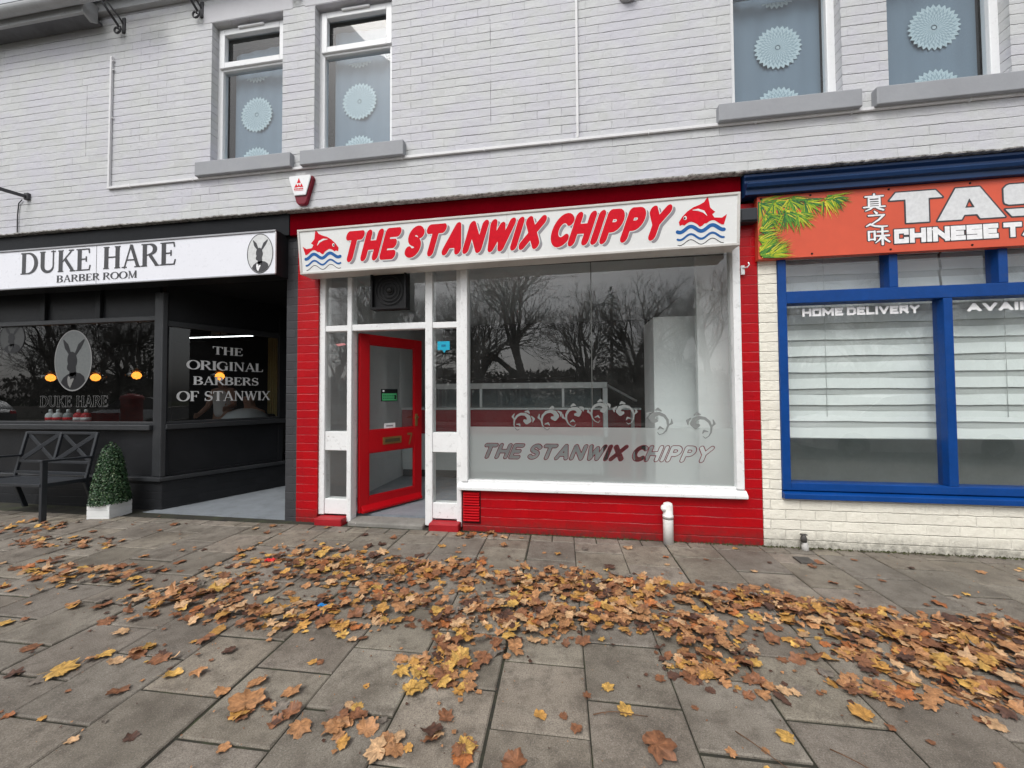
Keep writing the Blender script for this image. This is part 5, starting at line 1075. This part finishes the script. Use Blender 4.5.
# ------------------------------------------------------------------ fallen leaves
M['fallen'] = vcol('dry_maple_leaf', .62)
LOBES = [(0,1.0),(9,.84),(15,.80),(22,.68),(29,.62),(37,.72),(44,.80),(52,.96),(59,.80),(66,.76),(75,.60),(84,.56),(94,.66),(105,.76),(115,.62),(127,.52),(140,.54),(153,.44),(166,.30),(180,.12)]
PAL = {'yellow': (.62,.365,.09), 'gold': (.56,.29,.07), 'pale': (.58,.36,.19), 'tan': (.46,.225,.095), 'brown': (.26,.108,.048), 'dark brown': (.105,.048,.03), 'orange': (.44,.15,.045), 'grey': (.20,.17,.14)}
def leaf_shape(seed, curl):
    r = random.Random(seed); V = []; F = []; cols = []
    n = len(LOBES); outline = []
    jl = [r.uniform(.86,1.12) for _ in LOBES]; jr = [r.uniform(.86,1.12) for _ in LOBES]
    sx = r.uniform(.8, 1.08); lo = r.choice((1., 1., .8, .6, .35)); soft = lambda a, d: d*lo+(1-lo)*(.92-.5*(a/180)**2)
    for i, (a, d) in enumerate(LOBES): outline.append((a, soft(a, d)*jl[i]))
    for i in range(n-2, 0, -1): a, d = LOBES[i]; outline.append((-a, soft(a, d)*jr[i]))
    m = len(outline); rings = (.28, .58, .82, 1.0)
    b1, b2, ph = r.uniform(-.7,.9)*curl, r.uniform(-.5,.9)*curl, r.uniform(0, 6.28)
    def zf(x, y, rr): return curl*(.10*math.sin(3*math.atan2(y, x)+ph)*rr**2+.07*math.sin(7*math.atan2(y,x)+ph*2)*rr**3)+b1*.32*x*x+b2*.32*y*y+.02*noise.noise(Vector((x*3+seed, y*3, 0)))
    V.append((0,0,.01)); cols.append(.82)
    for q in rings:
        for a, d in outline:
            lobe = 1 if q == 1 else .55+.45*q; dd = q*(d if q > .7 else (d*.5+.32*.9))
            x, y = dd*math.cos(R(a)), dd*math.sin(R(a))*sx
            vein = min(abs(a), abs(abs(a)-52), abs(abs(a)-105)); V.append((x, y, zf(x, y, dd)-(.018 if vein < 6 else 0))); cols.append((1.12 if vein < 6 else r.uniform(.82,1.0))*(1-.14*q*r.random()))
    for j in range(m): F.append((0, 1+j, 1+(j+1) % m))
    for k in range(3):
        for j in range(m): F.append((1+k*m+j, 1+(k+1)*m+j, 1+(k+1)*m+(j+1) % m, 1+k*m+(j+1) % m))
    k = len(V); L = r.uniform(.5, .95); bnd = r.uniform(-.3,.3)   # stalk
    for i, t_ in enumerate((0,.5,1)):
        for o in (-.016,.016): V.append((-L*t_, bnd*t_*t_+o, .012+.05*curl*t_)); cols.append(.75)
    F += [(k,k+1,k+3,k+2),(k+2,k+3,k+5,k+4)]
    zmin = min(v[2] for v in V)
    return np.array([(x, y, z-zmin) for x, y, z in V]), F, np.array(cols)
SHAPES = [leaf_shape(s, (.25,.5,.8,1.1,1.5,.4,.9,1.3,.6,1.8,2.2,.7,1.6,1.2,2.0,1.0)[s]) for s in range(16)]
DRIFT = [(-5.366,-0.57,0.318,-0.032,0.109,45),(-4.478,-0.86,0.326,0.021,0.075,45),(-3.357,-1.328,0.259,0.059,0.108,70),(-3.965,-1.288,0.244,-0.0,0.069,36),(-2.467,-1.445,0.265,0.08,0.149,140),(-1.88,-1.614,0.22,0.043,0.091,75),(-2.085,-0.904,0.325,0.064,0.19,150),(-1.469,-0.979,0.352,0.002,0.181,180),(-0.963,-0.917,0.261,0.01,0.144,120),(-1.133,-1.346,0.297,0.02,0.108,120),(-1.376,-1.595,0.204,0.013,0.077,55),(-0.216,-0.963,0.283,0.034,0.151,190),(0.186,-0.952,0.237,0.038,0.122,130),(-0.441,-1.303,0.211,0.019,0.119,120),(-0.069,-1.405,0.229,0.035,0.112,110),(-0.597,-1.614,0.16,0.0,0.108,75),(-0.62,-1.882,0.119,-0.017,0.078,60),(0.346,-1.196,0.182,0.04,0.128,90),(0.735,-1.026,0.245,0.005,0.12,130),(0.666,-1.439,0.155,0.003,0.136,120),(0.557,-1.669,0.109,0.008,0.058,40),(1.213,-1.018,0.177,-0.032,0.111,90),(1.584,-1.119,0.209,-0.032,0.12,170),(1.872,-1.26,0.202,0.012,0.137,200),(2.244,-1.212,0.179,0.063,0.113,150),(1.766,-1.509,0.199,0.024,0.076,110),(1.298,-1.429,0.165,0.014,0.069,40),(1.303,-1.701,0.142,0.017,0.058,36),(1.722,-1.695,0.118,0.025,0.052,40),(0.823,-1.769,0.105,0.024,0.047,14),(-0.871,-2.217,0.121,0.001,0.055,28),(-1.43,-2.148,0.165,-0.004,0.066,14),(-0.497,-2.231,0.088,0.009,0.029,8),(-2.174,-1.924,0.223,0.033,0.091,16),(-0.841,-0.13,0.192,0.023,0.046,20),(2.656,-1.236,0.2,0.088,0.097,120)]
def leaves():
    r = random.Random(21); L = []
    for di, (mx, my, a, b, c, n) in enumerate(DRIFT):
        for k in range(int(n*.86)):
            g1, g2 = r.gauss(0, 1), r.gauss(0, 1)
            if abs(g1) > 2 or abs(g2) > 2: continue
            x, y = mx+a*g1, my+b*g1+c*g2
            if y > -.06: continue
            depth = math.exp(-(g1*g1+g2*g2)/2.2)
            kind = r.choices(('yellow','gold','tan','brown','dark brown','orange','grey','pale'), (6,12,33,26,9,4,3,12))[0] if di != 16 else r.choices(('yellow','gold','tan','brown'), (16,34,32,18))[0]
            L.append((x, y, r.uniform(.026, .058), r.random()*6.283, kind, r.randrange(16), min(.05, .045*depth*r.random()) if n > 60 else .004*r.random(), .26))
    for k in range(360):
        x, y = r.uniform(-4.6, 3.4), -.1-2.35*r.random()**.9
        kind = r.choices(('yellow','gold','tan','brown','dark brown','orange','grey','pale'), (9,9,28,30,16,3,2,8))[0]
        L.append((x, y, r.choice((r.uniform(.012,.03),r.uniform(.025,.056))), r.random()*6.283, kind, r.randrange(16), .001, .08))
    # single leaves one can pick out in the foreground
    U = [(.215,-1.982,.050,'yellow',0,1.9,'bright yellow maple leaf lying flat and alone on the slab nearest the camera'),(.30,-2.14,.085,'brown',4,.2,'big curled brown maple leaf lying alone at the front right of the pavement'),
         (-2.404,-2.147,.080,'yellow',1,.6,'large pale yellow maple leaf alone at the left front of the pavement'),(-.398,-2.238,.050,'yellow',5,1.2,'yellow leaf lying over an orange leaf at the bottom middle of the pavement'),
         (-1.366,-2.184,.088,'tan',2,2.2,'large tan maple leaf standing out alone left of the middle at the pavement front'),(.809,-2.013,.046,'yellow',8,2.9,'small yellow maple leaf alone on a slab right of the middle at the front'),
         (.148,-1.86,.040,'yellow',0,.5,'small pale yellow maple leaf beside a slab joint, just behind the bright yellow one'),(-.39,-2.275,.055,'orange',8,4.0,'orange brown leaf under a yellow leaf at the bottom middle of the pavement'),
         (1.17,-1.86,.062,'gold',3,2.4,'golden maple leaf lying alone near the front right drift'),(1.46,-1.46,.05,'yellow',1,.4,'bright yellow leaf on the near edge of the right hand drift')]
    key = lambda q: q[2]/math.hypot(q[0], q[1]+CAM_D)
    inview = lambda q: abs((q[0]*math.cos(R(-8.6))-(q[1]+CAM_D)*math.sin(R(-8.6)))) < 1.36*((q[0]*math.sin(R(-8.6)))+(q[1]+CAM_D)*math.cos(R(-8.6))) and (q[1]+CAM_D)*.99+q[0]*math.sin(R(-8.6)) > 1.33
    L.sort(key=lambda q: (not inview(q), -key(q)))
    single, rest = L[:288], L[288:]
    cache = {}
    def mesh(kind, s):
        if (kind, s) not in cache:
            V, F, c = SHAPES[s]; me = bpy.data.meshes.new('maple_leaf'); me.from_pydata(V.tolist(), [], F); me.materials.append(M['fallen']); b = np.array(PAL[kind])
            at = me.color_attributes.new('Col', 'FLOAT_COLOR', 'POINT'); rr = np.random.default_rng(s*7+len(kind)); blot = 1-.3*(rr.random(len(V)) > .8)
            at.data.foreach_set('color', np.c_[np.outer(c*blot, b), np.ones(len(V))].astype('f').ravel()); me.polygons.foreach_set('use_smooth', [True]*len(F)); cache[kind, s] = me
        return cache[kind, s]
    def where(x, y):
        if x < -2.6: return 'on the paving before the barber shop'
        if x > 1.35: return 'on the paving before the cream wall'
        near = 'on the nearest bare slabs' if y < -1.75 else 'in the drift'
        return near+(' before the red door' if x < -.9 else ' before the big shop window')
    for (x, y, s, a, kind, sh, z, tl) in single:
        o = bpy.data.objects.new('fallen_leaf', mesh(kind, sh)); C.objects.link(o); o.location = (x, y, .004-.005*x+z); o.rotation_euler = (r.uniform(-tl,tl), r.uniform(-tl,tl), a); o.scale = (s, s, s*r.uniform(.7,1.2))
        tag(o, 'dry %s maple leaf %s' % (kind, where(x, y)), 'leaf', 'fallen maple leaves')
    for (x, y, s, kind, sh, a, l) in U:
        o = bpy.data.objects.new('fallen_leaf', mesh(kind, sh)); C.objects.link(o); o.location = (x, y, .006-.005*x); o.rotation_euler = (.05, -.04, a); o.scale = (s, s, s); tag(o, l, 'leaf', 'fallen maple leaves')
    V = []; F = []; cl = []; k = 0
    for (x, y, s, a, kind, sh, z, tl) in rest:
        v, f, c = SHAPES[sh]; Mx = Matrix.LocRotScale((x, y, .003-.005*x+z), Matrix.Rotation(a, 3, 'Z') @ Matrix.Rotation(r.uniform(-tl,tl), 3, 'X') @ Matrix.Rotation(r.uniform(-tl,tl), 3, 'Y'), (s, s, s*r.uniform(.7,1.3)))
        m3 = np.array(Mx); V.append(v @ m3[:3,:3].T + m3[:3,3]); F += [[i+k for i in q] for q in f]; k += len(v); b = np.array(PAL[kind])*r.uniform(.75, 1.15); cl.append(np.c_[np.outer(c, b), np.ones(len(v))])
    # crumbs: torn bits and stalks between the leaves
    for q in range(2600):
        mx, my, a, b, c, n = DRIFT[r.choices(range(len(DRIFT)), [d[5] for d in DRIFT])[0]]; g1, g2 = r.gauss(0,1.1), r.gauss(0,1.1); x, y = mx+a*g1, my+b*g1+c*g2
        if q > 1500: x, y = r.uniform(-5, 3.6), -.08-2.4*r.random()
        if y > -.05: continue
        s = r.uniform(.005,.022) if q < 1500 else r.uniform(.002,.007); t_ = r.random()*6.28; p = np.array([(x+s*math.cos(t_+e)*r.uniform(.5,1), y+s*math.sin(t_+e)*r.uniform(.5,1), .006-.005*x+r.uniform(0,.006)) for e in (0,1.6,3.1,4.7)])
        V.append(p); F.append([k,k+1,k+2,k+3]); k += 4; cl.append(np.array([(*np.array(PAL[r.choice(('brown','dark brown','tan'))])*r.uniform(.6,1), 1)]*4))
    me = bpy.data.meshes.new('leaf_litter'); me.from_pydata(np.concatenate(V).tolist(), [], F); me.materials.append(M['fallen']); me.polygons.foreach_set('use_smooth', [True]*len(F))
    at = me.color_attributes.new('Col', 'FLOAT_COLOR', 'POINT'); at.data.foreach_set('color', np.concatenate(cl).astype('f').ravel())
    o = bpy.data.objects.new('leaf_litter', me); C.objects.link(o); tag(o, 'drifts of dry brown and golden maple leaves across the pavement', 'leaves', 'fallen maple leaves', 'stuff')
    # litter and moss
    mb = MB(); rr = random.Random(2); n = 6; P = [[(-2.35+.085*i/n-.04, -.914+.05*j/n-.025+.008*rr.random(), .014+.02*rr.random()) for i in range(n+1)] for j in range(n+1)]
    mb.add([p for q in P for p in q], [(j*(n+1)+i, j*(n+1)+i+1, (j+1)*(n+1)+i+1, (j+1)*(n+1)+i) for i in range(n) for j in range(n)]); tag(mb.build('sweet_wrapper', M['wrap_red']), 'crumpled bright red wrapper lying in the leaves before the red pilaster', 'litter')
    mb = MB(); P = [[(-1.519+.05*i/n-.025, -1.462+.028*j/n-.014+.006*rr.random(), .02+.016*rr.random()) for i in range(n+1)] for j in range(n+1)]
    mb.add([p for q in P for p in q], [(j*(n+1)+i, j*(n+1)+i+1, (j+1)*(n+1)+i+1, (j+1)*(n+1)+i) for i in range(n) for j in range(n)]); tag(mb.build('sweet_wrapper', M['wrap_blue']), 'small crumpled blue wrapper lying among the leaves', 'litter')
    for k, (p0, p1, bend) in enumerate((((.08,-2.02),(.30,-1.99),.02),((.62,-2.02),(.78,-2.18),-.02),((.93,-2.05),(1.13,-2.24),.01))):
        mb = MB(); q = [(p0[0]+(p1[0]-p0[0])*t_-(p1[1]-p0[1])*bend*8*t_*(1-t_), p0[1]+(p1[1]-p0[1])*t_+(p1[0]-p0[0])*bend*8*t_*(1-t_), .008+.006*math.sin(t_*5)) for t_ in np.linspace(0,1,8)]
        mb.tube(q, [.0022-.0012*i/7 for i in range(8)], 6); tag(mb.build('leaf_stalk', M['stalk']), ('thin brown leaf stalk lying just behind the big curled brown leaf','thin brown leaf stalk right of the big curled brown leaf','thin brown leaf stalk lying alone at the right front of the paving')[k], 'stalk', 'bare leaf stalks')
M['wrap_red'] = plain('red_foil', (.62,.03,.03), .3); M['wrap_blue'] = plain('blue_foil', (.02,.22,.55), .3); M['stalk'] = plain('dry_stalk', (.13,.07,.04), .7)
leaves()
def moss():
    r = random.Random(9); V = []; F = []; k = 0; mb = MB()
    for q in range(2600):
        if q < 700: x = r.uniform(-7.2, -5.2); y = .09-abs(r.gauss(0, .05)); s = r.uniform(.008,.022)
        else: x = r.uniform(-4.5, 4.5); y = -.02-abs(r.gauss(0, .014)); s = r.uniform(.004,.015)
        if -2.7 < x < -1.2 and q >= 700: continue
        t_ = r.random()*3.14; h = s*r.uniform(.3,1.0)
        if q >= 700: h = s*r.uniform(.4,.9)
        mb.add([(x-s*math.cos(t_), y-s*math.sin(t_)*.6, -.005), (x+s*math.cos(t_), y+s*math.sin(t_)*.6, -.005), (x+r.uniform(-s,s), y+r.uniform(-s,s)*.5, h)], [(0,1,2)])
    tag(mb.build('moss_fringe', M['moss']), 'thin fringe of moss and dirt along the foot of the walls', 'moss', kind='stuff')
t = NT('moss_and_dirt'); M['moss'] = t.set(col=t.ramp(t.noise(6, 5, .7), (.35, (.045,.038,.025)), (.6, (.06,.07,.02)), (.75, (.09,.11,.03))), rough=.95)
moss()
# ------------------------------------------------------------------ across the road: what the windows reflect
def tree_parts(seed, H):
    r = random.Random(seed); T, B = MB(), MB()
    def branch(p, d, L, rad, lev, mb):
        n = 4; pts = [Vector(p)]; rs = [rad]; d = Vector(d).normalized()
        for i in range(n):
            d = (d+Vector((r.gauss(0,.13), r.gauss(0,.13), r.gauss(.04,.08)))).normalized(); pts.append(pts[-1]+d*L/n); rs.append(rad*(1-.45*(i+1)/n))
        mb.tube(pts, [max(q, .009) for q in rs], 6 if lev < 2 else (4 if lev < 3 else 3), cap=False)
        if lev >= 5: return
        k = (6, 5, 4, 3, 3)[lev]
        for i in range(k):
            t_ = r.uniform(.35, 1) if i else 1.0; idx = min(n-1, int(t_*n)); q = pts[idx].lerp(pts[min(n, idx+1)], t_*n-idx)
            a = r.uniform(0, 6.28); e = d.orthogonal().normalized(); f = d.cross(e); sp = r.uniform(.45, 1.0)
            branch(q, d+(e*math.cos(a)+f*math.sin(a))*sp+Vector((0,0,.1)), L*r.uniform(.55,.78), rs[idx]*r.uniform(.5,.7), lev+1, B)
    branch((0,0,-.1), (0,0,1), H*.36, H*.026, 0, T)
    return T, B
def surroundings():
    M['bark'] = plain('dark_bark', (.055,.048,.040), .9); M['needle'] = plain('dark_conifer', (.018,.028,.016), .9)
    T = []
    for s, H in ((1,11.5),(2,12.5),(3,10.5),(4,12)):
        a, b = tree_parts(s, H); e = empty('bare_tree', (0,0,0)); a.build('trunk', M['bark'], e); b.build('crown', M['bark'], e); T.append(e)
    r = random.Random(4); used = set(); k = 0
    spots = [(x+r.uniform(-.8,.8), -17-r.uniform(0, 14)) for x in np.arange(-52, 34, 3.3)]
    side_ = lambda x: 'far to the left' if x < -25 else ('opposite the barber shop' if x < -9 else ('opposite the red shop' if x < 9 else 'opposite the takeaway'))
    for x, y in spots:
        i = k % 4; k += 1; src = T[i]
        if i in used:
            o = src.copy(); C.objects.link(o)
            for ch in src.children: c = ch.copy(); C.objects.link(c); c.parent = o
        else: o = src; used.add(i)
        o.location = (x, y, 0); o.rotation_euler = (0, 0, r.uniform(0, 6.28)); s = r.uniform(.8, 1.15); o.scale = (s, s, s)
        tag(o, 'bare leafless park tree across the road, %s' % side_(x), 'tree', 'bare trees across the road')
    for i, (x, y, H, l) in enumerate(((2.6,-21,8.2,'tall dark conifer opposite the big shop window'),(5.4,-23,5.5,'shorter dark conifer opposite the big shop window'),(-30,-20,8,'dark conifer across the road far to the left'),(-36,-19,7,'broad dark conifer furthest left across the road'))):
        e = empty('conifer', (x,y,0), l, 'tree', 'conifers across the road'); MB().tube([(x,y,0),(x,y,H*.9)], [.16,.03], 8).build('trunk', M['bark'], e)
        mb = MB()
        for q in range(1500):
            h = 1-math.sqrt(r.random()); z = .5+(H-.5)*h; rad = .27*H*(1-h)**.8*r.uniform(.35,1.05); t_ = r.random()*6.28; L = r.uniform(.15,.4)
            c = Vector((x+rad*math.cos(t_), y+rad*math.sin(t_), z)); d = Vector((math.cos(t_), math.sin(t_), -.35)); s = Vector((-math.sin(t_), math.cos(t_), 0))*.09
            mb.add([c-d*L*.5-s, c-d*L*.5+s, c+d*L], [(0,1,2)])
        mb.build('crown', M['needle'], e)
    # low park wall and hedge
    tag(MB().box(-60, 45, -15.2, -14.9, -.05, .75).build('park_wall', M['concrete']), 'low stone park wall across the road', 'wall')
    mb = MB()
    for q in range(16000):
        x = r.uniform(-55, 40); z = r.uniform(0, 1)**.8*(1.3+.4*noise.noise(Vector((x*.3,0,0)))); y = -16.0+r.gauss(0,.35); s = r.uniform(.06,.16)
        a, b = r.random()*6.28, r.uniform(-1,1); d = Vector((math.cos(a), math.sin(a)*.5, b))*s; u = Vector((-math.sin(a), .3, math.cos(a)))*s*.6; c = Vector((x,y,z))
        mb.add([c-d, c+u, c+d, c-u], [(0,1,2,3)])
    tag(mb.build('far_hedge', M['needle']), 'dark hedge behind the park wall', 'hedge', kind='stuff')
    mb = MB()
    for q in range(26000):
        x = r.uniform(-110, 90); hh = 5+2*noise.noise(Vector((x*.06,3,0))); z = hh*r.random()**.7; y = -58+r.gauss(0,4); s = r.uniform(.15,.55)
        a = r.random()*6.28; d = Vector((math.cos(a), 0, abs(math.sin(a))+.3))*s; u = Vector((-math.sin(a)*.35, .2, math.cos(a)*.35))*s; c = Vector((x,y,z)); mb.add([c-d, c+u, c+d, c-u], [(0,1,2,3)])
    tag(mb.build('far_wood', M['bark']), 'brown leafless wood far across the park', 'wood', kind='stuff')
    M['tyre'] = plain('tyre_rubber', (.02,.02,.02), .8); M['post_red'] = paint('post_box_red', (.34,.012,.018), .35, .08)
    M['car_silver'] = paint('silver_car_paint', (.50,.51,.52), .25, .03, metal=.5); M['car_grey'] = paint('grey_car_paint', (.16,.17,.18), .25, .03, metal=.4); M['car_white'] = paint('white_car_paint', (.75,.76,.77), .25, .02)
    # pillar box
    p = empty('pillar_box', (-11.2,-4.4,0), 'red cylindrical post box at the kerb', 'post box')
    MB().lathe((-11.2,-4.4,-.01), [(.24,0),(.24,.06),(.21,.10),(.21,1.22),(.24,1.24),(.24,1.29),(.20,1.35),(.08,1.39),(.01,1.40)], 28).build('body', M['post_red'], p)
    MB().box(-11.27,-12.33,-4.193,-4.18,1.02,1.06).build('slot', M['black'], p); MB().box(-11.29,-12.31,-4.20,-4.185,.55,.90).build('door', M['post_red'], p, .005)
    # parked cars
    def car(loc, body, label):
        L_, W2 = 4.0, .83; e = empty('parked_car', (0,0,0)); tag(e, label, 'car', 'cars parked along the kerb')
        st = [(-2.0,.35,.62,.70),(-1.95,.25,.70,.76),(-1.5,.22,.86,.80),(-1.0,.20,.92,.83),(0,.20,.93,.83),(.9,.20,.93,.83),(1.6,.22,.93,.80),(1.92,.26,.86,.76),(1.98,.35,.75,.70)]
        mb = MB(); N = 10
        for x, z0, z1, w_ in st:
            for j in range(N):
                a = [(-1,0),(-1,.3),(-1.0,.75),(-.93,1),(-.5,1.03),(.5,1.03),(.93,1),(1.0,.75),(1,.3),(1,0)][j]; mb.v.append((x, a[0]*w_, z0+(z1-z0)*a[1]))
        for i in range(len(st)-1):
            for j in range(N): mb.f.append([i*N+j, i*N+(j+1) % N, (i+1)*N+(j+1) % N, (i+1)*N+j]); mb.m.append(0); mb.sm.append(True)
        mb.f += [list(range(N)), [ (len(st)-1)*N+j for j in range(N)][::-1]]; mb.m += [0,0]; mb.sm += [False,False]
        cab = [(-1.15,.90,.72),(-.55,1.33,.60),(.0,1.41,.58),(.9,1.40,.58),(1.55,1.22,.60),(1.80,.92,.70)]
        k = len(mb.v)
        for x, z, w_ in cab: mb.v += [(x,-w_,z),(x,w_,z)]
        for i in range(5): mb.f.append([k+2*i,k+2*i+1,k+2*i+3,k+2*i+2][::-1]); mb.m.append(0); mb.sm.append(True)
        mb.build('body', body, e)
        g = MB()
        for s in (-1, 1): g.add([(-1.10,s*.74,.90),(-.52,s*.612,1.31),(.0,s*.592,1.385),(.9,s*.592,1.375),(1.5,s*.612,1.20),(1.75,s*.72,.93)], [(0,1,2,3,4,5)])
        g.quad((-1.16,-.70,.915),(-1.16,.70,.915),(-.56,.575,1.335),(-.56,-.575,1.335)); g.build('windows', M['black_gloss'], e)
        for x in (-1.28, 1.28):
            for s in (-1, 1):
                w_ = MB().lathe((x,s*.74+(.09),.30), [(.20,0),(.29,0),(.30,.03),(.30,.15),(.29,.18),(.20,.18)], 24, axis='y').build('wheel', M['tyre'], e)
                MB().lathe((x,s*.83 if s > 0 else s*.80,.30), [(.19,0),(.19,.03),(.05,.045),(.01,.045)], 16, axis='y').build('rim', M['steel'], w_)
        for s in (-1, 1): MB().box(-1.98,-1.90,s*.58-.12,s*.58+.12,.60,.70).build('headlight', M['sign_white'], e, .02); MB().box(1.93,1.985,s*.6-.1,s*.6+.1,.68,.82).build('tail_light', M['letter_red'], e, .02)
        e.location = loc; return e
    car((7.2,-6.2,-.13), M['car_white'], 'white hatchback parked at the kerb opposite the takeaway windows')
    car((-17.5,-9.6,-.13), M['car_silver'], 'silver hatchback parked on the far side of the road beyond the post box')
    car((-27.5,-9.6,-.13), M['car_grey'], 'grey hatchback parked furthest along the road to the left')
surroundings()
